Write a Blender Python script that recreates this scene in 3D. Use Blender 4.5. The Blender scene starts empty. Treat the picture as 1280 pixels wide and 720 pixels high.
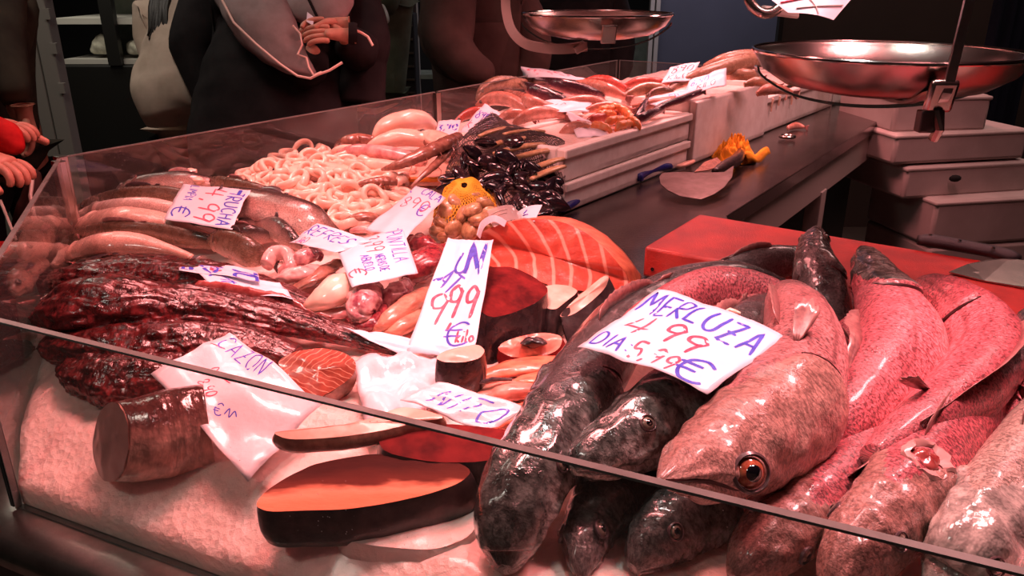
import bpy, bmesh, math, random
from mathutils import Vector as V, noise, Matrix
random.seed(7)
PI = math.pi
F = 1000.0; TH = math.radians(21.3); HC = 1.5
CT, ST = math.cos(TH), math.sin(TH)
col = bpy.context.scene.collection
RIGHT = V((1, 0, 0)); UPV = V((0, ST, CT)); FWD = V((0, CT, -ST))

# ---------- photograph geometry: pixel + height (or distance) -> place in the hall
def ray(px, py):
    u = (px-640)/F; v = (py-360)/F
    return V((u, CT-v*ST, -(ST+v*CT)))
def P(px, py, z):
    r = ray(px, py); return V((0, 0, HC)) + r*((z-HC)/r.z)
def D(px, py, d):
    return V((0, 0, HC)) + ray(px, py)*d
def depth(p): return (p-V((0, 0, HC))).dot(FWD)
def imgdir(r, u, t=0): return (RIGHT*r+UPV*u-FWD*t).normalized()

# ---------- counter lay-out
G0 = V((-.63, .847)); G1 = V((-.962, 1.688)); GR = V((.789, .211)); GE = V((.486, 3.814))
OUT = [GR, G0, G1, GE]
INN = [V((1.20, .73)), V((.10, 1.43)), V((.07, 1.76)), V((1.44, 3.60))]
def lerp(a, b, t): return a+(b-a)*t
def sst(a, b, x):
    t = min(1, max(0, (x-a)/(b-a))); return t*t*(3-2*t)
def dline(p, a, b):
    d = (b-a); n = V((-d.y, d.x)).normalized(); return abs((p-a).dot(n))
ICE = [P(*a) for a in [(100,480,.975),(60,560,.94),(200,650,.945),(300,590,.96),(400,500,.985),(250,400,.985),(100,400,.97),(500,450,.99),
  (540,640,.94),(450,600,.955),(400,680,.93),(650,600,.92),(900,500,.92),(1100,500,.92),(1200,600,.92),(1000,400,.94),(740,440,.97),
  (600,350,.99),(450,330,1.0),(300,300,1.0),(150,280,.99),(400,220,1.04),(250,230,1.0),(500,190,1.05),(600,220,1.05),(550,160,1.04),
  (650,150,1.09),(700,120,1.10),(800,120,1.12),(900,100,1.13),(1000,85,1.13),(680,300,.99),(760,360,.98),(690,500,.95)]]
def hice(x, y):
    sw = sz = 0
    for c in ICE:
        w = 1/(((c.x-x)**2+(c.y-y)**2)**1.5+.0004); sw += w; sz += w*c.z
    h = sz/sw; p = V((x, y))
    d0 = dline(p, GR, G0); d1 = dline(p, G0, G1); d2 = dline(p, G1, GE)
    h = min(h, .895+d0*.75, .94+d1*.6, 1.0+d2*.45)
    return h
def S(px, py, lift):
    z = 1.0+lift
    for _ in range(14):
        p = P(px, py, z); z = .5*z+.5*(hice(p.x, p.y)+lift)
    return P(px, py, z)
def Q(c):
    return P(*c) if c[2] > .8 else S(*c)

# ---------- materials
MAT = {}
def nodes(name):
    m = bpy.data.materials.new(name); m.use_nodes = True
    nt = m.node_tree; return m, nt, nt.nodes['Principled BSDF']
def setc(b, k, v):
    b.inputs[k].default_value = v
def rgb(c): return (c[0], c[1], c[2], 1)
def mixc(nt, fac, a, b, mode='MIX'):
    n = nt.nodes.new('ShaderNodeMix'); n.data_type = 'RGBA'; n.blend_type = mode
    for sock, val in ((n.inputs[0], fac), (n.inputs[6], a), (n.inputs[7], b)):
        if hasattr(val, 'links'): nt.links.new(val, sock)
        elif isinstance(val, (int, float)): sock.default_value = val
        else: sock.default_value = rgb(val)
    return n.outputs[2]
def ramp(nt, src, stops, interp='LINEAR'):
    n = nt.nodes.new('ShaderNodeValToRGB'); e = n.color_ramp.elements; n.color_ramp.interpolation = interp
    while len(e) > 1: e.remove(e[-1])
    e[0].position = stops[0][0]
    for p, c in stops[1:]: e.new(p)
    for i, (p, c) in enumerate(stops):
        e[i].color = rgb(c) if not isinstance(c, (int, float)) else (c, c, c, 1)
    nt.links.new(src, n.inputs[0]); return n.outputs[0]
def noise_n(nt, vec, scale, detail=3, rough=.6, dist=0):
    n = nt.nodes.new('ShaderNodeTexNoise'); nt.links.new(vec, n.inputs['Vector'])
    n.inputs['Scale'].default_value = scale; n.inputs['Detail'].default_value = detail
    n.inputs['Roughness'].default_value = rough; n.inputs['Distortion'].default_value = dist
    return n.outputs['Fac']
def vor_n(nt, vec, scale, feat='F1', out='Distance'):
    n = nt.nodes.new('ShaderNodeTexVoronoi'); n.feature = feat; nt.links.new(vec, n.inputs['Vector'])
    n.inputs['Scale'].default_value = scale; return n.outputs[out]
def mathn(nt, op, a, b=0, c=None):
    n = nt.nodes.new('ShaderNodeMath'); n.operation = op
    for i, v in enumerate((a, b) if c is None else (a, b, c)):
        if hasattr(v, 'links'): nt.links.new(v, n.inputs[i])
        else: n.inputs[i].default_value = v
    return n.outputs[0]
def bumpn(nt, b, h, strength, dist=.002, prev=None):
    n = nt.nodes.new('ShaderNodeBump'); n.inputs['Strength'].default_value = strength; n.inputs['Distance'].default_value = dist
    nt.links.new(h, n.inputs['Height'])
    if prev: nt.links.new(prev, n.inputs['Normal'])
    nt.links.new(n.outputs[0], b.inputs['Normal']); return n.outputs[0]
def texco(nt, out='Object'):
    return nt.nodes.new('ShaderNodeTexCoord').outputs[out]
def mapping(nt, vec, scale=(1, 1, 1), rot=(0, 0, 0)):
    n = nt.nodes.new('ShaderNodeMapping'); n.inputs['Scale'].default_value = scale; n.inputs['Rotation'].default_value = rot
    nt.links.new(vec, n.inputs['Vector']); return n.outputs[0]
def M(name, c1, c2=None, ns=20, rough=.5, metal=0, bump=0, bs=80, coat=0, spec=.5, detail=3, lo=.35, hi=.65, trans=0, sss=0, stretch=None, bd=.002):
    m, nt, b = nodes(name); co = texco(nt)
    if stretch: co = mapping(nt, co, stretch)
    if c2 is not None:
        f = noise_n(nt, co, ns, detail)
        nt.links.new(ramp(nt, f, [(lo, c1), (hi, c2)]), b.inputs['Base Color'])
    else: b.inputs['Base Color'].default_value = rgb(c1)
    b.inputs['Roughness'].default_value = rough; b.inputs['Metallic'].default_value = metal
    b.inputs['Coat Weight'].default_value = coat; b.inputs['Coat Roughness'].default_value = .12
    b.inputs['Specular IOR Level'].default_value = spec
    b.inputs['Transmission Weight'].default_value = trans
    if sss:
        b.inputs['Subsurface Weight'].default_value = sss; b.inputs['Subsurface Radius'].default_value = (.01, .004, .003); b.inputs['Subsurface Scale'].default_value = 1
    if bump: bumpn(nt, b, noise_n(nt, co, bs, 4), bump, bd)
    MAT[name] = m; return m
def fishmat(name, back, side, belly, grain=.35, gs=420, rough=.3, coat=.3, line=None, blotch=.3, bs=.35, spots=None):
    m, nt, b = nodes(name); uv = texco(nt, 'UV'); ob = texco(nt)
    sep = nt.nodes.new('ShaderNodeSeparateXYZ'); nt.links.new(uv, sep.inputs[0])
    d = mathn(nt, 'ABSOLUTE', mathn(nt, 'MULTIPLY_ADD', sep.outputs[1], 2.0, -1.0))
    wob = mathn(nt, 'MULTIPLY_ADD', noise_n(nt, ob, 25, 2), .22, -.11)
    d2 = mathn(nt, 'ADD', d, wob)
    c = ramp(nt, d2, [(.08, belly), (.42, side), (.72, back), (1, tuple(x*.8 for x in back))])
    g = noise_n(nt, mapping(nt, uv, (gs*.30, gs*.12, 1)), 1, 3, .75)
    g2 = ramp(nt, g, [(.42, tuple([1-grain]*3)), (.57, (1.0+grain*.4,)*3)])
    c = mixc(nt, 1.0, c, g2, 'MULTIPLY')
    bl = noise_n(nt, ob, 45, 3)
    c = mixc(nt, 1.0, c, ramp(nt, bl, [(.3, tuple([1-blotch]*3)), (.65, (1.1,)*3)]), 'MULTIPLY')
    if line:
        ln = ramp(nt, d, [(line-.035, 0), (line, 1), (line+.035, 0)])
        c = mixc(nt, mathn(nt, 'MULTIPLY', ln, .6), c, tuple(x*.3 for x in back))
    if spots:
        v = vor_n(nt, ob, spots); c = mixc(nt, ramp(nt, v, [(.14, .7), (.24, 0)]), c, (.03, .02, .02))
    nt.links.new(c, b.inputs['Base Color'])
    nt.links.new(ramp(nt, bl, [(.3, rough*.7), (.7, rough*1.5)]), b.inputs['Roughness'])
    b.inputs['Coat Weight'].default_value = coat; b.inputs['Coat Roughness'].default_value = .1
    n1 = bumpn(nt, b, g, bs, .0015)
    bumpn(nt, b, noise_n(nt, ob, 60, 3), .5, .004, n1)
    MAT[name] = m; return m

# ---------- mesh making
def mkobj(name, vs, fs, mat=None, parent=None, smooth=True, uvs=None, mi=None, mats=None, origin=None):
    off = V((0, 0, 0))
    if parent is not None: off = wl(parent)
    elif origin is not None: off = V(origin)
    elif vs:
        lo = min(v[2] for v in vs); n = len(vs)
        off = V((sum(v[0] for v in vs)/n, sum(v[1] for v in vs)/n, lo))
    me = bpy.data.meshes.new(name); me.from_pydata([tuple(V(v)-off) for v in vs], [], fs)
    me.update()
    if smooth: me.polygons.foreach_set('use_smooth', [True]*len(me.polygons))
    for m in (mats or [mat]): me.materials.append(m)
    if mi: me.polygons.foreach_set('material_index', mi)
    if uvs:
        l = me.uv_layers.new(name='UVMap')
        for p in me.polygons:
            ids = [me.loops[k].vertex_index for k in p.loop_indices]
            vv = [uvs[i] for i in ids]
            for k, (a, bb) in zip(p.loop_indices, vv): l.data[k].uv = (a, bb)
    o = bpy.data.objects.new(name, me); col.objects.link(o)
    if parent is not None:
        o.parent = parent
        if parent.parent is not None or parent.type == 'MESH': pass
    else: o.location = off
    return o
def wl(o):
    p = V(o.location)
    while o.parent is not None: o = o.parent; p = p+V(o.location)
    return p
def thing(name, label, cat, loc=(0, 0, 0), group=None):
    o = bpy.data.objects.new(name, None); col.objects.link(o); o.location = loc
    o.empty_display_size = .05
    o['label'] = label; o['category'] = cat
    if group: o['group'] = group
    return o
def tag(o, label=None, cat=None, group=None, kind=None):
    if label: o['label'] = label
    if cat: o['category'] = cat
    if group: o['group'] = group
    if kind: o['kind'] = kind
    return o
def struct(o): o['kind'] = 'structure'; return o
class MB:
    def __init__(s): s.v = []; s.f = []; s.m = []
    def add(s, vs, fs, mi=0):
        k = len(s.v); s.v += [V(v) for v in vs]; s.f += [tuple(i+k for i in f) for f in fs]; s.m += [mi]*len(fs); return s
    def box(s, c, sx, sy, sz, ax=None, ay=None, az=None, mi=0):
        c = V(c); ax = V(ax or (1, 0, 0)).normalized(); ay = V(ay or (0, 1, 0)).normalized(); az = V(az or (0, 0, 1)).normalized()
        vs = [c+ax*(i*sx/2)+ay*(j*sy/2)+az*(k*sz/2) for i in (-1, 1) for j in (-1, 1) for k in (-1, 1)]
        return s.add(vs, [(0, 1, 3, 2), (4, 6, 7, 5), (0, 4, 5, 1), (2, 3, 7, 6), (0, 2, 6, 4), (1, 5, 7, 3)], mi)
    def prism(s, poly, z0, z1, mi=0):
        n = len(poly)
        vs = [(p[0], p[1], z0) for p in poly]+[(p[0], p[1], z1) for p in poly]
        return s.add(vs, [tuple(range(n))[::-1], tuple(range(n, 2*n))]+[(i, (i+1) % n, n+(i+1) % n, n+i) for i in range(n)], mi)
    def tube(s, pts, r, n=10, mi=0, cap=True):
        rr = r if isinstance(r, (list, tuple)) else [r]*len(pts)
        k = len(s.v); pts = [V(p) for p in pts]; up = V((.13, .31, .94))
        for i, p in enumerate(pts):
            t = (pts[min(i+1, len(pts)-1)]-pts[max(i-1, 0)]).normalized()
            a = t.cross(up)
            if a.length < .05: a = t.cross(V((1, 0, 0)))
            a.normalize(); b = t.cross(a); 
            for j in range(n):
                th = 2*PI*j/n; s.v.append(p+a*math.cos(th)*rr[i]+b*math.sin(th)*rr[i])
        for i in range(len(pts)-1):
            for j in range(n):
                s.f.append((k+i*n+j, k+i*n+(j+1) % n, k+(i+1)*n+(j+1) % n, k+(i+1)*n+j)); s.m.append(mi)
        if cap:
            s.f.append(tuple(k+j for j in range(n))[::-1]); s.m.append(mi)
            e = k+(len(pts)-1)*n; s.f.append(tuple(e+j for j in range(n))); s.m.append(mi)
        return s
    def lathe(s, c, prof, n=48, mi=0, axis=None):
        k = len(s.v); c = V(c); az = V(axis or (0, 0, 1)).normalized(); ax = az.orthogonal().normalized(); ay = az.cross(ax)
        for r, z in prof:
            for j in range(n):
                th = 2*PI*j/n; s.v.append(c+ax*(r*math.cos(th))+ay*(r*math.sin(th))+az*z)
        for i in range(len(prof)-1):
            for j in range(n):
                s.f.append((k+i*n+j, k+i*n+(j+1) % n, k+(i+1)*n+(j+1) % n, k+(i+1)*n+j)); s.m.append(mi)
        return s
    def ball(s, c, rx, ry=None, rz=None, n=14, mi=0, axes=None):
        ry = ry or rx; rz = rz or rx; k = len(s.v); m = max(5, n//2)
        ax, ay, az = axes or (V((1, 0, 0)), V((0, 1, 0)), V((0, 0, 1)))
        for i in range(m+1):
            ph = PI*(i+.02)/(m+.04)
            for j in range(n):
                th = 2*PI*j/n
                s.v.append(V(c)+ax*(rx*math.sin(ph)*math.cos(th))+ay*(ry*math.sin(ph)*math.sin(th))+az*(rz*math.cos(ph)))
        for i in range(m):
            for j in range(n):
                s.f.append((k+i*n+j, k+(i+1)*n+j, k+(i+1)*n+(j+1) % n, k+i*n+(j+1) % n)); s.m.append(mi)
        return s
    def build(s, name, mat=None, parent=None, smooth=True, mats=None, bevel=0, auto=True, sub=0, origin=None):
        o = mkobj(name, s.v, s.f, mat, parent, smooth, mi=s.m if mats else None, mats=mats, origin=origin)
        if bevel:
            b = o.modifiers.new('b', 'BEVEL'); b.width = bevel; b.segments = 2; b.limit_method = 'ANGLE'
        if sub:
            b = o.modifiers.new('s', 'SUBSURF'); b.levels = sub; b.render_levels = sub
        if smooth and auto and not sub:
            try:
                o.data.set_sharp_from_angle(angle=math.radians(40))
            except Exception: pass
        return o

def catmull(vals, t):
    n = len(vals)-1; x = t*n; i = min(int(x), n-1); f = x-i
    p0 = vals[max(i-1, 0)]; p1 = vals[i]; p2 = vals[i+1]; p3 = vals[min(i+2, n)]
    return ((p1*2)+(p2-p0)*f+(p0*2-p1*5+p2*4-p3)*f*f+(p1*3-p0-p2*3+p3)*f*f*f)*.5

class Sweep:
    """closed body swept along a spine; th=0 is the dorsal line"""
    def __init__(s, pts, rad, dors, ra=1, rb=.8, disp=None, ns=60, nt=28, twist=0):
        s.pts = [V(p) for p in pts]; s.rad = rad; s.dors = V(dors).normalized(); s.ra = ra; s.rb = rb; s.disp = disp
        s.ns = ns; s.nt = nt; s.twist = twist
        # arc length table so that s is even along the body
        K = 80; q = [catmull(s.pts, i/K) for i in range(K+1)]; L = [0]
        for i in range(K): L.append(L[-1]+(q[i+1]-q[i]).length)
        s.L = L; s.K = K; s.len = L[-1]
    def tt(s, x):
        g = x*s.len; L = s.L
        for i in range(s.K):
            if L[i+1] >= g: return (i+(g-L[i])/max(1e-9, L[i+1]-L[i]))/s.K
        return 1.0
    def frame(s, x):
        x = min(1, max(0, x)); t = s.tt(x); c = catmull(s.pts, t)
        a = catmull(s.pts, max(0, t-.01)); b = catmull(s.pts, min(1, t+.01)); tn = (b-a).normalized()
        d = s.dors-tn*s.dors.dot(tn)
        if d.length < .05: d = tn.orthogonal()
        d.normalize(); w = tn.cross(d).normalized()
        if s.twist:
            q = Matrix.Rotation(s.twist*x, 3, tn); d = q@d; w = q@w
        r = max(.0004, catmull(s.rad, t)); return c, tn, d, w, r
    def surf(s, x, th, extra=0):
        c, tn, d, w, r = s.frame(x)
        k = 1+(s.disp(x, th) if s.disp else 0)
        v = d*(math.cos(th)*r*s.ra)+w*(math.sin(th)*r*s.rb)
        n = (d*(math.cos(th)/s.ra)+w*(math.sin(th)/s.rb)).normalized()
        return c+v*k+n*extra, n, tn
    def build(s, name, mat, parent=None, origin=None, mats=None, mfun=None):
        vs = []; uv = []; fs = []
        N = s.ns; T = s.nt
        for i in range(N+1):
            x = i/N; c, tn, d, w, r = s.frame(x)
            for j in range(T):
                th = 2*PI*j/T; k = 1+(s.disp(x, th) if s.disp else 0)
                vs.append(c+(d*(math.cos(th)*r*s.ra)+w*(math.sin(th)*r*s.rb))*k); uv.append((x*s.len*3, j/T))
        for i in range(N):
            for j in range(T):
                fs.append((i*T+j, (i+1)*T+j, (i+1)*T+(j+1) % T, i*T+(j+1) % T))
        fs.append(tuple(range(T))); fs.append(tuple(range(N*T, N*T+T))[::-1])
        o = mkobj(name, vs, fs, mat, parent, True, None, origin=origin)
        me = o.data; l = me.uv_layers.new(name='UVMap')
        if mats and mfun:
            me.materials.clear()
            for mm in mats: me.materials.append(mm)
            me.polygons.foreach_set('material_index', [mfun((i+.5)/N, 2*PI*(j+.5)/T) for i in range(N) for j in range(T)]+[1, 0])
        for p in me.polygons:
            js = [me.loops[k].vertex_index for k in p.loop_indices]
            jm = [j % T for j in js]; wrap = max(jm)-min(jm) > T/2
            for k, vi in zip(p.loop_indices, js):
                a, b = uv[vi]
                if wrap and b == 0: b = 1.0
                l.data[k].uv = (a, b)
        return o
# ---------- shared materials
M('steel', (.33,.31,.30), (.24,.22,.21), 30, .28, 1, .15, 300, lo=.3, hi=.7)
M('steel_table', (.15,.12,.11), (.07,.055,.052), 9, .24, .85, .25, 160, coat=.3)
M('steel_dark', (.09,.08,.08), None, rough=.35, metal=.9)
M('pan_steel', (.36,.32,.29), (.24,.21,.19), 14, .26, 1, .10, 30, lo=.3, hi=.7)
M('blade_steel', (.22,.18,.17), (.14,.11,.10), 30, .3, 1, .3, 120)
M('ledge_steel', (.55,.52,.48), (.42,.40,.37), 30, .30, 1, .1, 200)
M('rim_steel', (.75,.70,.66), None, rough=.12, metal=1)
M('enamel', (.42,.36,.33), None, rough=.4)
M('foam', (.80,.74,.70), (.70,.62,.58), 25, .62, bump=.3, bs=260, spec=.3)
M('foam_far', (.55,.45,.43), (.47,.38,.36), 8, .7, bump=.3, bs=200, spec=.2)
M('red_board', (.42,.026,.018), (.24,.012,.010), 14, .42, bump=.9, bs=300, coat=.25, detail=6)
M('black_plastic', (.012,.012,.014), None, rough=.4, bump=.6, bs=900)
M('blue_plastic', (.015,.02,.22), (.008,.01,.12), 30, .38)
M('yellow_cloth', (.85,.38,.01), (.60,.22,.005), 40, .85, bump=.6, bs=500)
M('paper', (.76,.74,.82), (.71,.68,.77), 18, .38, bump=.12, bs=90, coat=.15)
M('paper_wet', (.80,.70,.74), (.74,.62,.66), 14, .25, bump=.5, bs=60, coat=.4)
M('ink_blue', (.03,.035,.42), (.06,.08,.60), 120, .5)
M('ink_red', (.75,.02,.08), (.85,.12,.18), 120, .5)
M('ink_dark', (.03,.02,.04), None, rough=.6)
M('tuna_skin', (.015,.010,.012), (.045,.025,.026), 60, .25, bump=.4, bs=150, coat=.5)
M('black_skin', (.012,.008,.009), (.05,.03,.03), 60, .3, bump=.4, bs=150, coat=.3)
M('salmon_flesh', (.80,.24,.13), (.62,.12,.07), 40, .3, bump=.3, bs=120, coat=.4, stretch=(1,3,1))
M('bonito_flesh', (.80,.33,.24), (.55,.14,.11), 30, .3, bump=.3, bs=120, coat=.4, stretch=(1,2.5,1))
M('dark_flesh', (.17,.015,.015), (.06,.005,.006), 30, .7, bump=.4, bs=90, coat=.0, spec=.08)
M('pale_flesh', (.82,.50,.40), (.70,.34,.26), 30, .35, bump=.2, bs=80, coat=.3)
M('squid_white', (.90,.66,.52), (.84,.52,.42), 30, .25, bump=.15, bs=60, coat=.5, sss=.15)
M('squid_pink', (.82,.50,.46), (.55,.22,.22), 35, .22, bump=.2, bs=80, coat=.5)
M('squid_purple', (.28,.06,.09), (.70,.42,.40), 60, .2, bump=.4, bs=120, coat=.6)
M('octopus', (.10,.01,.018), (.35,.05,.06), 90, .2, bump=.6, bs=200, coat=.6)
M('squid_tan', (.70,.33,.22), (.50,.17,.12), 40, .25, bump=.2, bs=80, coat=.5, stretch=(1,1,4))
M('mussel', (.008,.007,.012), (.035,.018,.02), 30, .12, bump=.3, bs=130, coat=.6)
M('clam', (.55,.34,.17), (.30,.15,.07), 90, .35, bump=.3, bs=200, coat=.4)
M('net_yellow', (.75,.42,.02), None, rough=.6)
M('net_black', (.02,.012,.012), None, rough=.5)
M('prawn', (.90,.22,.06), (.80,.35,.16), 60, .25, bump=.2, bs=120, coat=.5)
M('shell_brown', (.36,.17,.12), (.20,.08,.06), 60, .25, bump=.3, bs=150, coat=.5, stretch=(1,1,1))
M('razor', (.62,.42,.22), (.40,.22,.12), 90, .3, coat=.4)
M('mouth_dark', (.045,.015,.015), None, rough=.3)
M('eye_iris', (.55,.16,.08), (.30,.05,.03), 200, .1, coat=1)
M('eye_silver', (.16,.13,.10), None, rough=.15, coat=1)
M('eye_pupil', (.004,.004,.006), None, rough=.04, coat=1, spec=1)
M('fin', (.42,.20,.18), (.22,.10,.10), 150, .3, coat=.4, stretch=(1,1,1))
M('fin_dark', (.05,.035,.04), (.12,.07,.07), 150, .3, coat=.4)
M('gill_flesh', (.20,.025,.025), (.36,.09,.08), 80, .2, coat=.7)
M('white_bit', (.55,.30,.28), None, rough=.3, coat=.4)
M('dark_cloth', (.012,.010,.011), (.020,.016,.017), 12, .85, bump=.3, bs=30, spec=.08)
M('navy_cloth', (.008,.010,.018), None, rough=.85, spec=.08)
M('grey_cloth', (.34,.25,.25), (.28,.20,.20), 20, .9, bump=.5, bs=40, spec=.08)
M('beige_cloth', (.58,.45,.37), (.46,.35,.28), 9, .9, bump=.4, bs=30, spec=.08)
M('olive_cloth', (.075,.06,.045), (.045,.036,.03), 9, .9, bump=.4, bs=30, spec=.08)
M('green_cloth', (.10,.11,.075), (.07,.075,.05), 9, .9, bump=.4, bs=30, spec=.08)
M('brown_cloth', (.055,.032,.028), (.035,.02,.018), 8, .8, bump=.5, bs=18, spec=.08)
M('red_cloth', (.50,.02,.02), (.35,.01,.012), 30, .8, bump=.4, bs=80, spec=.08)
M('piping', (.85,.55,.48), None, rough=.6)
M('skin', (.62,.27,.19), (.50,.20,.14), 40, .5, bump=.15, bs=150, sss=.05)
M('hair', (.012,.008,.007), None, rough=.5, bump=.6, bs=120)
M('trousers', (.015,.013,.016), None, rough=.9, spec=.08)
M('shoe', (.02,.018,.018), None, rough=.6)
M('bag_white', (.50,.46,.40), (.36,.33,.28), 30, .5, bump=.4, bs=60)
M('door_white', (.30,.27,.245), None, rough=.5)
M('wall_blue', (.085,.082,.115), (.075,.072,.10), 2, .75)
M('wall_brown', (.042,.026,.021), (.036,.022,.018), 2, .7)
M('wall_dark', (.03,.027,.024), (.022,.02,.018), 2, .8)
M('floor_tile', (.10,.085,.072), (.07,.058,.05), 5, .35, bump=.1, bs=30)
M('green_pale', (.20,.22,.17), (.14,.16,.12), 14, .7)
M('shelf_white', (.50,.47,.42), None, rough=.5)
M('fridge_black', (.012,.011,.010), None, rough=.4)
M('matte_black', (.006,.005,.005), None, rough=.9)  # plain matte black for trim, seal, hole, chip and trolley basket
M('stall_cloth', (.62,.58,.46), (.40,.37,.29), 20, .8, bump=.5, bs=40)
M('orange_edge', (.85,.25,.02), None, rough=.5)

fishmat('hake', (.44,.17,.17), (.74,.33,.33), (.85,.56,.52), .70, 430, .32, .22, line=.56, blotch=.2, bs=.7)
fishmat('hake_red', (.46,.11,.13), (.76,.22,.25), (.86,.44,.44), .70, 430, .32, .22, line=.56, blotch=.2, bs=.7)
fishmat('hake_dark', (.075,.065,.065), (.16,.12,.12), (.42,.36,.34), .40, 430, .2, .6, blotch=.5, bs=.8)
fishmat('hake_pale', (.42,.32,.27), (.68,.52,.44), (.80,.68,.62), .55, 430, .28, .4, blotch=.25, bs=.6)
fishmat('hake_head', (.38,.20,.17), (.60,.34,.29), (.76,.52,.46), .42, 330, .26, .4, blotch=.28, bs=.8)
fishmat('dark_head', (.11,.10,.095), (.20,.17,.165), (.55,.50,.48), .5, 200, .13, .8, blotch=.5, bs=1)
fishmat('pale_head', (.50,.45,.40), (.62,.55,.50), (.80,.74,.70), .4, 120, .12, .9, blotch=.4, bs=.9)
fishmat('silver_head', (.10,.11,.10), (.55,.50,.46), (.80,.74,.70), .5, 160, .12, .8, blotch=.75, bs=1)
fishmat('trout', (.07,.045,.04), (.50,.31,.26), (.90,.68,.60), .35, 500, .2, .5, blotch=.25, bs=.3)
fishmat('trout_pale', (.30,.16,.12), (.78,.46,.37), (.88,.62,.52), .25, 500, .2, .5, blotch=.15, bs=.3)
fishmat('trout_brown', (.13,.07,.045), (.44,.27,.18), (.72,.48,.38), .35, 500, .25, .4, blotch=.25, bs=.4)
fishmat('monk', (.09,.010,.010), (.20,.018,.020), (.36,.05,.05), .6, 140, .28, .25, blotch=.7, bs=1)
fishmat('mackerel', (.045,.02,.03), (.20,.06,.09), (.80,.42,.42), .4, 400, .2, .5, blotch=.3, bs=.3)
fishmat('pinkfish', (.55,.22,.16), (.80,.42,.34), (.88,.56,.48), .25, 400, .25, .5, blotch=.25, bs=.3)
fishmat('redfish', (.50,.08,.06), (.70,.18,.14), (.80,.4,.34), .25, 400, .25, .5, blotch=.25, bs=.3)
fishmat('tanfish', (.35,.20,.13), (.60,.36,.24), (.75,.50,.38), .25, 400, .25, .5, blotch=.25, bs=.3)

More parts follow.
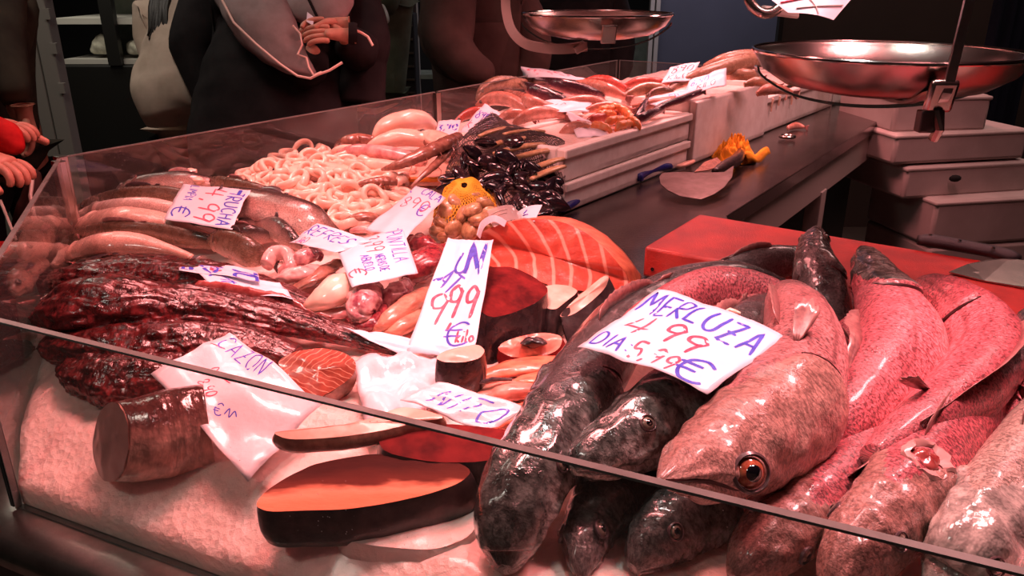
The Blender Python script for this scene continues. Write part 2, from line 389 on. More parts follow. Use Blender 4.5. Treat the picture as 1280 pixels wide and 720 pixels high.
def ring_mat():
    m, nt, b = nodes('tuna_face'); co = texco(nt, 'UV')
    w = nt.nodes.new('ShaderNodeTexWave'); w.wave_type = 'RINGS'; w.rings_direction = 'SPHERICAL'; w.wave_profile = 'SIN'
    nt.links.new(co, w.inputs['Vector']); w.inputs['Scale'].default_value = 3.0; w.inputs['Distortion'].default_value = 1.6
    w.inputs['Detail'].default_value = 2; w.inputs['Detail Scale'].default_value = 1.2
    n = noise_n(nt, co, 9, 4)
    base = ramp(nt, n, [(.3, (.42,.045,.03)), (.7, (.66,.12,.075))])
    c = mixc(nt, ramp(nt, w.outputs['Fac'], [(.86, 0), (.97, .75)]), base, (.85,.42,.32))
    nt.links.new(c, b.inputs['Base Color']); b.inputs['Roughness'].default_value = .3; b.inputs['Coat Weight'].default_value = .35
    bumpn(nt, b, noise_n(nt, co, 40, 4), .35, .003); MAT['tuna_face'] = m
    m, nt, b = nodes('chevron'); co = texco(nt, 'UV')
    sep = nt.nodes.new('ShaderNodeSeparateXYZ'); nt.links.new(co, sep.inputs[0])
    x = mathn(nt, 'ADD', sep.outputs[0], mathn(nt, 'MULTIPLY', mathn(nt, 'ABSOLUTE', mathn(nt, 'SUBTRACT', sep.outputs[1], .5)), -1.1))
    x = mathn(nt, 'ADD', x, mathn(nt, 'MULTIPLY', noise_n(nt, co, 3, 2), .35))
    sn = mathn(nt, 'SINE', mathn(nt, 'MULTIPLY', x, 48))
    base = ramp(nt, noise_n(nt, co, 8, 4), [(.3, (.26,.045,.03)), (.7, (.42,.10,.06))])
    c = mixc(nt, ramp(nt, sn, [(.82, 0), (.97, .75)]), base, (.78,.40,.28))
    nt.links.new(c, b.inputs['Base Color']); b.inputs['Roughness'].default_value = .3; b.inputs['Coat Weight'].default_value = .4; MAT['chevron'] = m
    # steak with dark upper half fading to orange flesh
    m, nt, b = nodes('steak_face'); co = texco(nt, 'UV'); sep = nt.nodes.new('ShaderNodeSeparateXYZ'); nt.links.new(co, sep.inputs[0])
    y = mathn(nt, 'ADD', sep.outputs[1], mathn(nt, 'MULTIPLY', noise_n(nt, co, 4, 3), .35))
    c = ramp(nt, y, [(.28, (.72,.22,.12)), (.42, (.78,.28,.17)), (.56, (.12,.028,.02)), (.85, (.05,.014,.012))])
    nt.links.new(c, b.inputs['Base Color']); b.inputs['Roughness'].default_value = .75; b.inputs['Specular IOR Level'].default_value = .06
    bumpn(nt, b, noise_n(nt, co, 14, 4), .4, .003); MAT['steak_face'] = m
    # ice
    m, nt, b = nodes('ice'); co = texco(nt)
    n = noise_n(nt, co, 16, 5)
    v = vor_n(nt, co, 95); v2 = noise_n(nt, co, 140, 4, .7)
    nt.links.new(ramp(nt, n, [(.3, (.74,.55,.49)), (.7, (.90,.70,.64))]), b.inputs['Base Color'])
    b.inputs['Roughness'].default_value = .32; b.inputs['Coat Weight'].default_value = .5; b.inputs['Coat Roughness'].default_value = .15
    b.inputs['Subsurface Weight'].default_value = .35; b.inputs['Subsurface Radius'].default_value = (.03, .012, .01); b.inputs['Subsurface Scale'].default_value = 1
    p = bumpn(nt, b, v, .45, .004); bumpn(nt, b, v2, .6, .003, p); MAT['ice'] = m
    # glass: clear pane, fresnel mirror and dried water specks
    m = bpy.data.materials.new('glass'); m.use_nodes = True; nt = m.node_tree; nt.nodes.clear()
    out = nt.nodes.new('ShaderNodeOutputMaterial'); tr = nt.nodes.new('ShaderNodeBsdfTransparent'); tr.inputs[0].default_value = (.94, .92, .91, 1)
    gl = nt.nodes.new('ShaderNodeBsdfGlossy'); gl.inputs['Roughness'].default_value = .03
    lw = nt.nodes.new('ShaderNodeFresnel'); lw.inputs[0].default_value = 1.5
    geo = nt.nodes.new('ShaderNodeNewGeometry'); front = mathn(nt, 'SUBTRACT', 1.0, geo.outputs['Backfacing'])
    mx = nt.nodes.new('ShaderNodeMixShader'); nt.links.new(mathn(nt, 'MULTIPLY', mathn(nt, 'MULTIPLY', lw.outputs[0], front), 1.5), mx.inputs[0]); nt.links.new(tr.outputs[0], mx.inputs[1]); nt.links.new(gl.outputs[0], mx.inputs[2])
    df = nt.nodes.new('ShaderNodeBsdfDiffuse'); df.inputs[0].default_value = (.8, .75, .72, 1)
    co = texco(nt); sp = ramp(nt, vor_n(nt, co, 110), [(.05, .7), (.085, 0)]); clump = ramp(nt, noise_n(nt, co, 9, 2), [(.52, 0), (.60, 1)])
    haze = mathn(nt, 'MULTIPLY', noise_n(nt, co, 6, 3), .035)
    fac = mathn(nt, 'ADD', mathn(nt, 'MULTIPLY', sp, clump), haze)
    mx2 = nt.nodes.new('ShaderNodeMixShader'); nt.links.new(fac, mx2.inputs[0]); nt.links.new(mx.outputs[0], mx2.inputs[1]); nt.links.new(df.outputs[0], mx2.inputs[2])
    nt.links.new(mx2.outputs[0], out.inputs[0]); MAT['glass'] = m
    m = bpy.data.materials.new('film'); m.use_nodes = True; nt = m.node_tree; nt.nodes.clear()
    out = nt.nodes.new('ShaderNodeOutputMaterial'); tr = nt.nodes.new('ShaderNodeBsdfTransparent'); tr.inputs[0].default_value = (.95, .93, .93, 1)
    pr = nt.nodes.new('ShaderNodeBsdfPrincipled'); pr.inputs['Base Color'].default_value = (.6, .5, .48, 1); pr.inputs['Roughness'].default_value = .25
    mx = nt.nodes.new('ShaderNodeMixShader'); mx.inputs[0].default_value = .45; nt.links.new(tr.outputs[0], mx.inputs[1]); nt.links.new(pr.outputs[0], mx.inputs[2]); nt.links.new(mx.outputs[0], out.inputs[0]); MAT['film'] = m
ring_mat()
M('glass_edge', (.13,.12,.11), (.18,.165,.155), 30, .25, spec=.5)

# ---------- fish
def spine(sp):
    """[(px,py,z or lift,half width px)] -> points, radii"""
    pts = []; rad = []
    for px, py, z, hw in sp:
        if z > .8: p = P(px, py, z)
        else:
            p = S(px, py, z+.012); r = hw/F*depth(p); p = S(px, py, z+r*.8)
        pts.append(p); rad.append(hw/F*depth(p))
    return pts, rad
def hdisp(hl, seed=0, rough=.03, mouth=True, mth=1.95, eth=1.05, es=.46):
    def f(x, th):
        dd = th if th <= PI else 2*PI-th
        s = x/hl*.25
        k = 0
        if s < .34:
            s0 = .25+.035*math.cos((dd-1.4)*1.6)
            e = (s-s0)
            w = sst(.5, .9, dd)*(1-sst(2.75, 3.1, dd)*.6)
            k += .15*w*(math.exp(-(e/.045)**2) if e < 0 else math.exp(-(e/.008)**2))
            if mouth and s < .15:
                m = math.exp(-((dd-mth-.4*s/.15)/.075)**2)*(1-sst(.11, .15, s)); k -= .26*m
                k += .07*math.exp(-((dd-mth+.2)/.12)**2)*(1-sst(.1, .15, s))
            ey = math.exp(-((s-.25*es)/.028)**2-((dd-eth)/.33)**2); k += .05*ey
            k += .04*math.exp(-((dd-.55)/.12)**2)*(1-sst(.12, .22, s))
            k += .10*(1-sst(.2, .28, s))*noise.noise(V((s*40+seed, math.cos(th)*2.2, math.sin(th)*2.2)))
        k += rough*noise.noise(V((x*7+seed*3.1, math.cos(th)*1.2, math.sin(th)*1.2)))
        k += rough*.5*noise.noise(V((x*25+seed, math.cos(th)*3, math.sin(th)*3)))
        return k
    return f
def leaf(parent, name, base, d1, d2, L, W, mat, n=7, curl=.15, fork=0):
    """fan fin: spreads from base along d1, width axis d2"""
    nn = d1.cross(d2).normalized(); vs = []; fs = []; m = 5
    for i in range(m+1):
        a = i/m
        for j in range(n+1):
            b = j/n*2-1
            ln = L*(1-fork*(1-abs(b))-.25*abs(b)*(1-fork*2)) * (1+.06*((j % 2)*2-1)*(a**3))
            w = W*(.18+.82*a**.8)
            vs.append(base+d1*(ln*a)+d2*(b*w)+nn*(curl*L*a*a+.012*L*((j % 2)*2-1)))
    for i in range(m):
        for j in range(n):
            fs.append((i*(n+1)+j, (i+1)*(n+1)+j, (i+1)*(n+1)+j+1, i*(n+1)+j+1))
    o = mkobj(name, vs, fs, MAT[mat], parent, True)
    md = o.modifiers.new('t', 'SOLIDIFY'); md.thickness = .0006
    return o
def ridge(parent, name, sw, s0, s1, th, h, lean, mat, n=26):
    vs = []; fs = []
    for i in range(n+1):
        a = i/n; p, nr, tn = sw.surf(lerp(s0, s1, a), th)
        hh = h*(math.sin(PI*min(1, a*1.15+.12))**.5 if a < .87 else .35)*(1+.12*(i % 2))
        vs += [p-nr*.003, p+nr*hh*.5+tn*lean*.5*h, p+nr*hh+tn*lean*h]
    for i in range(n):
        for k in range(2):
            fs.append((i*3+k, i*3+3+k, i*3+4+k, i*3+1+k))
    o = mkobj(name, vs, fs, MAT[mat], parent, True)
    md = o.modifiers.new('t', 'SOLIDIFY'); md.thickness = .0007
    return o
def eye(parent, sw, s, th, r, iris='eye_iris', face=0):
    p, n, tn = sw.surf(s, th)
    if face: n = (n+(V((0, 0, HC))-p).normalized()*face).normalized(); p = p+n*(r*.25)
    a = tn.cross(n).normalized(); t = n.cross(a).normalized()
    m = MB(); m.lathe(p-n*(r*.15), [(r*1.25, -.1*r), (r*1.28, .22*r), (r*1.12, .36*r), (r*1.0, .2*r)], 24, axis=n); rimo = m.build('eye_socket', MAT['fin_dark'], parent)
    m = MB(); m.ball(p-n*(r*.28), r, r, r*.72, 22, axes=(a, t, n)); e = m.build('eye', MAT[iris], parent)
    m = MB(); m.ball(p+n*(r*.12), r*.60, r*.60, r*.42, 18, axes=(a, t, n)); m.build('pupil', MAT['eye_pupil'], e)
    return e
def fish(name, label, cat, sp, dors, mat, group=None, hl=.22, ra=1, rb=.8, ns=60, nt=28, eyes=None, er=None, fins=True, tail=True, pect=None, dorsal=(.4, .85), seed=0, rough=.03, iris='eye_silver', eyeth=1.05, es=.46, headmat=None, eface=0, mth=1.95, disp=None, mouth=True, finmat='fin', taildir=None, tl=None, tw=None):
    pts, rad = spine(sp)
    root = thing(name, label, cat, pts[len(pts)//2]-V((0, 0, rad[len(rad)//2])), group)
    sw = Sweep(pts, rad, dors, ra, rb, disp or hdisp(hl, seed, rough, mouth, mth, eyeth, es), ns, nt)
    hm = {'hake': 'hake_head', 'hake_red': 'hake_head', 'hake_dark': 'dark_head', 'hake_pale': 'pale_head'}.get(mat); hm = headmat or hm
    if hm and hl > .12:
        def mf(x, th):
            dd = th if th <= PI else 2*PI-th; s_ = x/hl*.25
            return 1 if s_ < .25+.035*math.cos((dd-1.4)*1.6)-.05*(1-sst(.1, .7, dd)) else 0
        sw.build('body', MAT[mat], root, mats=[MAT[mat], MAT[hm]], mfun=mf)
    else: sw.build('body', MAT[mat], root)
    R = max(rad)
    if hm and hl > .25:
        for sg in (1, -1):
            for nm, f in (('mouth', lambda q: (hl/.25*(.004+.135*q), mth+.4*q*.9)), ('gill_cover_edge', lambda q: (hl/.25*(.262+.035*math.cos((.75+1.9*q-1.4)*1.6)), .75+1.9*q))):
                mm = MB(); K = 22; pp = []
                for i in range(K+1):
                    x_, t_ = f(i/K); pp.append(sw.surf(x_, t_ if sg > 0 else 2*PI-t_, .0003)[0])
                mm.tube(pp, [R*(.07 if nm == 'mouth' else .05)*math.sin(PI*(.08+.86*i/K))**.5 for i in range(K+1)], 7); mm.build(nm, MAT['mouth_dark'], root)
    for sg in (eyes if eyes is not None else (1,)):
        if eyes == (): break
        eye(root, sw, hl*es, eyeth if sg > 0 else 2*PI-eyeth, er or R*.2, iris, eface)
    if fins: ridge(root, 'dorsal_fin', sw, dorsal[0], dorsal[1], 0, R*.35, .5, finmat)
    if pect:
        p, n, tn = sw.surf(pect[0], pect[1]); d1 = (tn*.93+n*.28).normalized(); d2 = n.cross(tn).normalized()
        leaf(root, 'pectoral_fin', p, d1, (d2+n*.15).normalized(), R*1.0, R*.24, finmat)
    if tail:
        c, tn, d, w, r = sw.frame(.985); r = rad[-1]
        td = taildir if taildir else tn
        leaf(root, 'tail_fin', c, td.normalized(), d, tl or R*1.3, tw or R*.85, finmat, n=10, curl=.05, fork=.25)
    return root, sw

# ---------- handwriting
GL = {
 'A': [[(0,0),(.3,1),(.6,0)], [(.1,.38),(.52,.38)]], 'B': [[(0,0),(0,1),(.4,.95),(.42,.6),(0,.52),(.5,.42),(.48,.04),(0,0)]],
 'C': [[(.6,.85),(.4,1),(.12,.85),(0,.5),(.12,.12),(.4,0),(.62,.15)]], 'D': [[(0,0),(0,1),(.4,.9),(.58,.5),(.4,.1),(0,0)]],
 'E': [[(.5,1),(0,1),(0,0),(.52,0)], [(0,.52),(.42,.52)]], 'F': [[(.5,1),(0,1),(0,0)], [(0,.5),(.4,.5)]],
 'G': [[(.6,.85),(.35,1),(.05,.75),(.02,.3),(.3,0),(.6,.2),(.6,.45),(.35,.45)]], 'H': [[(0,0),(0,1)], [(.52,0),(.52,1)], [(0,.5),(.52,.5)]],
 'I': [[(.1,0),(.1,1)]], 'J': [[(.4,1),(.4,.2),(.2,0),(0,.2)]], 'K': [[(0,0),(0,1)], [(.5,1),(0,.45),(.55,0)]],
 'L': [[(0,1),(0,0),(.48,.02)]], 'M': [[(0,0),(.1,1),(.36,.4),(.62,1),(.74,0)]], 'N': [[(0,0),(.06,1),(.5,0),(.58,1)]],
 'O': [[(.3,1),(.06,.8),(0,.4),(.2,0),(.48,.1),(.6,.55),(.5,.92),(.3,1)]], 'P': [[(0,0),(0,1),(.45,.92),(.45,.55),(0,.48)]],
 'R': [[(0,0),(0,1),(.45,.92),(.42,.55),(0,.5),(.52,0)]], 'S': [[(.5,.88),(.25,1),(.03,.78),(.2,.55),(.46,.35),(.35,.04),(0,.1)]],
 'T': [[(0,1),(.62,1)], [(.32,1),(.28,0)]], 'U': [[(0,1),(.02,.25),(.25,0),(.5,.2),(.54,1)]], 'Z': [[(0,1),(.52,1),(.02,0),(.58,.02)], [(.1,.5),(.45,.5)]],
 '4': [[(.12,1),(0,.42),(.6,.45)], [(.45,.95),(.38,0)]], '9': [[(.5,.8),(.28,1),(.05,.8),(.12,.52),(.4,.55),(.5,.85),(.36,0)]],
 '5': [[(.5,1),(.1,.98),(.06,.56),(.38,.6),(.5,.28),(.3,0),(0,.08)]], '1': [[(0,.7),(.2,1),(.18,0)]], '7': [[(0,.95),(.5,1),(.2,0)], [(.1,.48),(.45,.5)]],
 '3': [[(.02,.9),(.28,1),(.44,.8),(.2,.55),(.46,.3),(.25,0),(0,.1)]], '6': [[(.4,.95),(.1,.6),(.03,.2),(.25,0),(.45,.2),(.3,.5),(.06,.35)]],
 '0': [[(.25,1),(.02,.7),(.05,.2),(.25,0),(.47,.3),(.45,.8),(.25,1)]], '8': [[(.25,.52),(.04,.75),(.25,1),(.46,.76),(.05,.22),(.25,0),(.48,.22),(.25,.52)]],
 ',': [[(.1,.12),(.02,-.14)]], ':': [[(.08,.2),(.1,.26)], [(.08,.65),(.1,.71)]], '_': [[(0,0),(.6,0)]], '-': [[(0,.5),(.4,.5)]],
 '€': [[(.75,.85),(.5,1),(.2,.8),(.12,.4),(.3,.04),(.6,.02),(.78,.16)], [(0,.6),(.55,.62)], [(0,.38),(.5,.4)]],
 'k': [[(0,0),(0,1)], [(.35,.6),(0,.3),(.38,0)]], 'i': [[(.05,0),(.06,.55)], [(.06,.8),(.07,.86)]], 'l': [[(.05,1),(.05,.05),(.15,0)]],
 'o': [[(.2,.55),(0,.3),(.18,0),(.4,.25),(.2,.55)]], 'x': [[(0,0),(.45,.6)], [(0,.6),(.45,0)]], '~': [[(0,.3),(.3,.8),(.45,.2),(.8,.7),(1.1,.3)]], ' ': []}
def gw(c):
    if c == ' ': return .4
    return max([p[0] for s in GL[c] for p in s]+[.1])+.22
def paper(name, label, cs, texts, bulge=.01, crumple=.002, mat='paper', group=None, n=18, sag=0, edgewave=0, cat='price label', seed=0, trim=None, asp=None):
    """cs: TL,TR,BR,BL in reading order"""
    A, B, C, Dd = [Q(c) for c in cs]
    nr = (B-A).cross(Dd-A).normalized()
    if nr.z < 0 or (abs(nr.z) < .15 and nr.dot(FWD) > 0): nr = -nr
    W = ((B-A).length+(C-Dd).length)/2; Hh = ((Dd-A).length+(C-B).length)/2
    def f(u, v, e=0):
        p = A*((1-u)*(1-v))+B*(u*(1-v))+C*(u*v)+Dd*((1-u)*v)
        h = bulge*(4*u*(1-u))*(.5+.5*4*v*(1-v))+sag*4*v*(1-v)
        h += crumple*noise.noise(V((u*3.1+seed, v*3.3, seed*.7)))*2+crumple*.5*noise.noise(V((u*9+seed, v*8, 1)))
        q = p+nr*(h+e)
        if edgewave:
            q = q+((C-B).normalized()*edgewave*math.sin(u*6+seed)*(v-.5))
        return q
    vs = [f(i/n, j/n) for j in range(n+1) for i in range(n+1)]
    fs = [(j*(n+1)+i, j*(n+1)+i+1, (j+1)*(n+1)+i+1, (j+1)*(n+1)+i) for j in range(n) for i in range(n)]
    root = thing(name, label, cat, (A+B+C+Dd)/4, group)
    o = mkobj('sheet', vs, fs, MAT[mat], root, True)
    md = o.modifiers.new('t', 'SOLIDIFY'); md.thickness = .0005; md.offset = -1
    for tx in texts:
        s, x, y, h, ink = tx[:5]; wd = tx[5] if len(tx) > 5 else 1; rot = math.radians(tx[6] if len(tx) > 6 else 0); th = tx[7] if len(tx) > 7 else .09
        # x,y in 0..1 of the sheet (y down), h as fraction of sheet height
        hm = h*Hh; tw = sum(gw(ch) for ch in s)*wd*hm; av = (.985-x)*W
        if tw > av and abs(rot) < .5: wd *= av/tw
        mv = []; mf = []; cx = 0
        rr = random.Random(hash_(s)+seed)
        for ch in s:
            for st in GL[ch]:
                pl = []
                jit = rr.uniform(-.05, .05)
                q = [V((p[0]*wd+cx, p[1]+jit, 0)) for p in st]
                K = (len(q)-1)*6
                for i in range(K+1):
                    t = i/K
                    p = catmull(q, t) if len(q) > 2 and ch in 'CDGOPRSUB0859J€o~' else lin(q, t)
                    pl.append(p)
                w = th*.5
                for i, p in enumerate(pl):
                    a = pl[max(i-1, 0)]; b = pl[min(i+1, len(pl)-1)]; t = (b-a)
                    if t.length < 1e-6: t = V((1, 0, 0))
                    t.normalize(); nn = V((-t.y, t.x, 0))
                    ww = w*(1 if 0 < i < len(pl)-1 else .6)
                    for sg in (-1, 1):
                        r = p+nn*(ww*sg)
                        X = (r.x*math.cos(rot)+r.y*math.sin(rot))*hm; Y = (-r.x*math.sin(rot)+r.y*math.cos(rot))*hm
                        mv.append(f(min(.995, max(.005, x+X/W)), min(.995, max(.005, y-Y/Hh)), .0007))
                    if i: k = len(mv); mf.append((k-4, k-3, k-1, k-2))
            cx += gw(ch)*wd
        if mf:
            mkobj('writing', mv, mf, MAT[ink], root, True)
    return root
def lin(q, t):
    n = len(q)-1; x = t*n; i = min(int(x), n-1); return q[i]+(q[i+1]-q[i])*(x-i)
def hash_(s): return sum((i+1)*ord(c) for i, c in enumerate(s))

# ---------- slabs and chunks of fish
def slab(name, label, cat, outline, ext, face, side, group=None, tiltn=None, bevel=.003, uvang=0, flip=False, facename='cut_face', uvc=None, uvs_=1.0, uvy=1.0, rounds=2, wob=.0015, kind_face=True):
    """outline: face polygon (pixel,z); ext: vector the block is extruded by, away from the face"""
    pts = [Q(c) for c in outline]
    for _ in range(rounds):
        q = []
        for i in range(len(pts)):
            a = pts[i]; b = pts[(i+1) % len(pts)]; q += [a*.8+b*.2, a*.2+b*.8]
        pts = q
    n = len(pts); c = sum(pts, V())/n; e = V(ext); root = thing(name, label, cat, c+e, group)
    nr = sum(((pts[i]-c).cross(pts[(i+1) % n]-c) for i in range(n)), V()).normalized()
    if nr.dot(e) > 0: nr = -nr
    ax = (RIGHT-nr*RIGHT.dot(nr)).normalized(); ay = nr.cross(ax)
    if ay.dot(UPV) < 0: ay = -ay
    xs = [(p-c).dot(ax) for p in pts]; ys = [(p-c).dot(ay) for p in pts]; x0, x1, y0, y1 = min(xs), max(xs), min(ys), max(ys)
    # face: concentric rings with slight doming
    vs = []; uv = []; fs = []; R = 7
    for k in range(R+1):
        t = 1-k/R
        for p in pts:
            q = c+(p-c)*t; q = q+nr*(.0025*(1-t*t)+wob*noise.noise(q*55)*(1 if t < .99 else 0))
            vs.append(q); d = q-c; X = (d.dot(ax)-x0)/(x1-x0); Y = (d.dot(ay)-y0)/(y1-y0)
            if uvc: X -= uvc[0]; Y -= uvc[1]
            ca, sa = math.cos(uvang), math.sin(uvang); uv.append(((X*ca-Y*sa)*uvs_, (X*sa+Y*ca)*uvs_*uvy))
    for k in range(R):
        for i in range(n):
            fs.append((k*n+i, k*n+(i+1) % n, (k+1)*n+(i+1) % n, (k+1)*n+i))
    fo = mkobj(facename, vs, fs, MAT[face], root, True, uvs=uv)
    vs = []; fs = []; K = 6
    for k in range(K+1):
        a = k/K
        for p in pts:
            b = p+e*a; out = (p-c).normalized(); vs.append(b+out*(.004*math.sin(PI*a)+.002*noise.noise(b*40)))
    for k in range(K):
        for i in range(n): fs.append((k*n+i, k*n+(i+1) % n, (k+1)*n+(i+1) % n, (k+1)*n+i))
    fs.append(tuple(range(K*n, K*n+n)))
    mkobj('skin', vs, fs, MAT[side], root, True)
    return root
def chunk(name, label, cat, sp, dors, mat, group=None, ra=1, rb=.8, rough=.12, fr=4, ns=26, nt=22, seed=0, kind=None):
    """soft single piece (squid, fillet, offal)"""
    pts, rad = spine(sp)
    def dp(x, th): return rough*noise.noise(V((x*fr+seed*1.7, math.cos(th)*1.1+seed, math.sin(th)*1.1)))+rough*.4*noise.noise(V((x*fr*3, math.cos(th)*3+seed, math.sin(th)*3)))
    sw = Sweep(pts, rad, dors, ra, rb, dp, ns, nt)
    o = sw.build(name, MAT[mat], None)
    tag(o, label, cat, group)
    return o, sw
def dup(root, loc, rot=None, scale=None, label=None):
    r = root.copy(); col.objects.link(r); r.location = loc
    if rot is not None: r.rotation_euler = rot
    if scale is not None: r.scale = (scale,)*3 if isinstance(scale, (int, float)) else scale
    if label: r['label'] = label
    for ch in root.children:
        c = ch.copy(); col.objects.link(c); c.parent = r
        for g in ch.children:
            d = g.copy(); col.objects.link(d); d.parent = c
    return r
# =================== ROOM ===================
def wallbox(name, a, b, z0, z1, th, mat):
    a = V((a[0], a[1], 0)); b = V((b[0], b[1], 0)); d = (b-a); n = V((-d.y, d.x, 0)).normalized()
    m = MB(); m.box((a+b)/2+n*th/2+V((0, 0, (z0+z1)/2)), d.length, th, z1-z0, d, n, (0, 0, 1))
    return struct(m.build(name, MAT[mat], smooth=False))
m = MB(); m.box((0, 3, -.05), 13, 14, .1); struct(m.build('floor', MAT['floor_tile'], smooth=False))
m = MB(); m.box((0, 3, 3.25), 13, 14, .1); struct(m.build('ceiling', MAT['wall_dark'], smooth=False))
wallbox('wall_left', (-6.4, -3.8), (-6.4, 9.9), 0, 3.2, .1, 'wall_dark')
wallbox('wall_back', (-6.4, 9.6), (6.4, 9.6), 0, 3.2, .1, 'wall_dark')
wallbox('wall_right', (6.4, 9.9), (6.4, -3.8), 0, 3.2, .1, 'wall_dark')
# blue partition and brown partition behind the stall
b0 = D(817, 40, 6.2); b1 = D(978, 40, 6.2)
wallbox('wall_back', (b0.x, b0.y), (b1.x+1.2, b1.y), 0, 3.2, .1, 'wall_blue')
w0 = D(975, 40, 4.7); w1 = D(1300, 40, 4.7)
wallbox('wall_right', (w0.x, w0.y), (w1.x+1.5, w1.y), 0, 3.2, .08, 'wall_brown')
m = MB()
for px in (812, 819):
    p = D(px, 60, 6.15); m.box((p.x, p.y, 1.6), .03, .06, 3.2)
struct(m.build('trim_1', MAT['enamel'], smooth=False))
p = D(974, 40, 4.68); m = MB(); m.box((p.x, p.y, 1.6), .025, .05, 3.2); struct(m.build('trim_2', MAT['matte_black'], smooth=False))
# pale cabinet seen through the gap
p = D(790, 60, 7.2); m = MB(); m.box((p.x, p.y, .55), .45, .3, 1.3); m.box((p.x, p.y-.16, .9), .36, .02, .5)
tag(m.build('pale_cabinet', MAT['green_pale'], smooth=False, bevel=.01), 'pale green cabinet far back between the dark figure and the blue wall', 'cabinet')
# notices on the brown wall
for px0, px1, yb, lab, txt in ((1084, 1113, 5, 'blank bottom edge of a white notice left of the hanging bar on the brown wall', None), (1209, 1250, 9, 'white notice with black printed marks on the brown wall beside the dark hanging apron', 'x')):
    a = D(px0, yb, 4.66); b = D(px1, yb, 4.66)
    z1 = a.z+.25
    root = thing('wall_notice', lab, 'notice', ((a.x+b.x)/2, a.y, a.z))
    m = MB(); m.box(((a.x+b.x)/2, a.y-.004, (a.z+z1)/2), b.x-a.x, .004, z1-a.z); m.build('sheet', MAT['foam'], root, smooth=False)
    if txt:
        m = MB(); k = (b.x-a.x)
        for q, hh in ((.25, .012), (.33, .02), (.42, .02), (.62, .01), (.70, .018), (.8, .015)):
            m.box((a.x+k*q, a.y-.0075, a.z+.03), .012, .002, hh)
        m.build('printed_mark', MAT['ink_dark'], root, smooth=False)
# glass door frame, left
m = MB()
def vpost(m, px, py, d, w, z0, z1, dp=.05):
    p = D(px, py, d); m.box((p.x, p.y, (z0+z1)/2), w, dp, z1-z0)
root = thing('glass_door', 'open glass door with two pale metal uprights at the far left', 'door', (D(60, 90, 4).x, D(60, 90, 4).y, 0))
for px, w in ((50, .062), (69, .075)):
    m = MB(); vpost(m, px, 90, 4.0, w, 0, 2.6, .08); m.build('upright', MAT['door_white'], root, smooth=False, bevel=.004)
m = MB(); vpost(m, 59, 90, 4.0, .04, 0, 2.6, .03); m.build('gap_strip', MAT['matte_black'], root, smooth=False)  # dark strip filling the gap between the two uprights
for z in (.98, 1.17, 1.33, 1.44):
    p = D(77, 90, 4.0); m = MB(); m.box((p.x+.012, p.y-.04, z), .03, .03, .05); m.build('hinge', MAT['door_white'], root, smooth=False)
# refrigerated display of another stall, far left
c0 = D(72, 60, 5.0); c1 = D(200, 60, 5.0)
root = thing('display_fridge', 'black refrigerated display cabinet with a pale shelf behind the beige jacket', 'display cabinet', ((c0.x+c1.x)/2, c0.y, 0))
zs = D(100, 82, 5.0).z
m = MB(); m.box(((c0.x+c1.x)/2+.25, c0.y+.35, zs/2), c1.x-c0.x+.5, .75, zs); m.build('base', MAT['fridge_black'], root, smooth=False, bevel=.01)
z2 = D(100, 26, 5.0).z
m = MB(); m.box(((c0.x+c1.x)/2+.25, c0.y+.30, z2), c1.x-c0.x+.5, .6, .035); m.build('shelf', MAT['shelf_white'], root, smooth=False)
m = MB(); m.box(((c0.x+c1.x)/2+.25, c0.y+.3, z2+.5), c1.x-c0.x+.5, .6, .03); m.build('shelf', MAT['shelf_white'], root, smooth=False)
m = MB(); vpost(m, 139, 40, 4.95, .08, zs, 2.4, .05); m.build('post', MAT['fridge_black'], root, smooth=False)
m = MB(); m.box(((c0.x+c1.x)/2+.25, c0.y+.68, 1.6), c1.x-c0.x+.5, .03, 1.7); m.build('back_panel', MAT['green_pale'], root, smooth=False)
m = MB(); m.box(((c0.x+c1.x)/2+.25, c0.y+.15, zs+.02), c1.x-c0.x+.45, .3, .03); m.build('tray_rim', MAT['shelf_white'], root, smooth=False)
def lump(name, label, cat, px0, px1, py, d, h, mat, seed, up=0):
    a = D(px0, py, d); b = D(px1, py, d); c = (a+b)/2; L = (b-a).length/2
    m = MB(); m.ball((0, 0, 0), L, L*.6, h, 34)
    vs = []
    for q in m.v:
        k = 1+.35*noise.noise(V((q.x*9, q.y*9, q.z*9+seed)))+.18*noise.noise(q*30); w = q*k; w.z = max(w.z, -h*.5); vs.append(w+c+V((0, .15, up)))
    m.v = vs; return tag(m.build(name, MAT[mat]), label, cat)
lump('cloth_bundle', 'crumpled cream cloth bundle lying in the far display cabinet left of its post', 'cloth', 100, 137, 62, 4.95, .075, 'stall_cloth', 1)
lump('cloth_bundle', 'crumpled cream cloth bundle lying in the far display cabinet right of its post', 'cloth', 146, 187, 64, 4.95, .06, 'stall_cloth', 5)
lump('plastic_bag', 'small clear plastic bag standing above the cream cloth in the far cabinet', 'bag', 172, 188, 40, 4.9, .07, 'bag_white', 9)
# grey uprights and black shopping trolley behind the customers
root = thing('metal_rack', 'grey metal uprights of a rack behind the customers', 'rack', (D(517, 60, 5.6).x, D(517, 60, 5.6).y, 0))
for px, w in ((511, .03), (520, .045)):
    m = MB(); vpost(m, px, 60, 5.6, w, 0, 2.6); m.build('upright', MAT['door_white'] if px > 515 else MAT['green_pale'], root, smooth=False)
p0 = D(525, 95, 5.7); m = MB(); m.box((p0.x+.12, p0.y+.1, p0.z), .35, .3, .03); m.build('shelf', MAT['green_pale'], root, smooth=False)
c = D(497, 60, 5.0); root = thing('shopping_trolley', 'black ribbed shopping trolley beside the grey uprights', 'trolley', (c.x, c.y, 0))
m = MB(); m.box((c.x, c.y, .98), .24, .2, .62); m.build('basket', MAT['matte_black'], root, smooth=False, bevel=.01)
for k in range(7):
    m = MB(); m.box((c.x, c.y-.105, .74+.08*k), .22, .012, .012); m.build('rib', MAT['olive_cloth'], root, smooth=False)
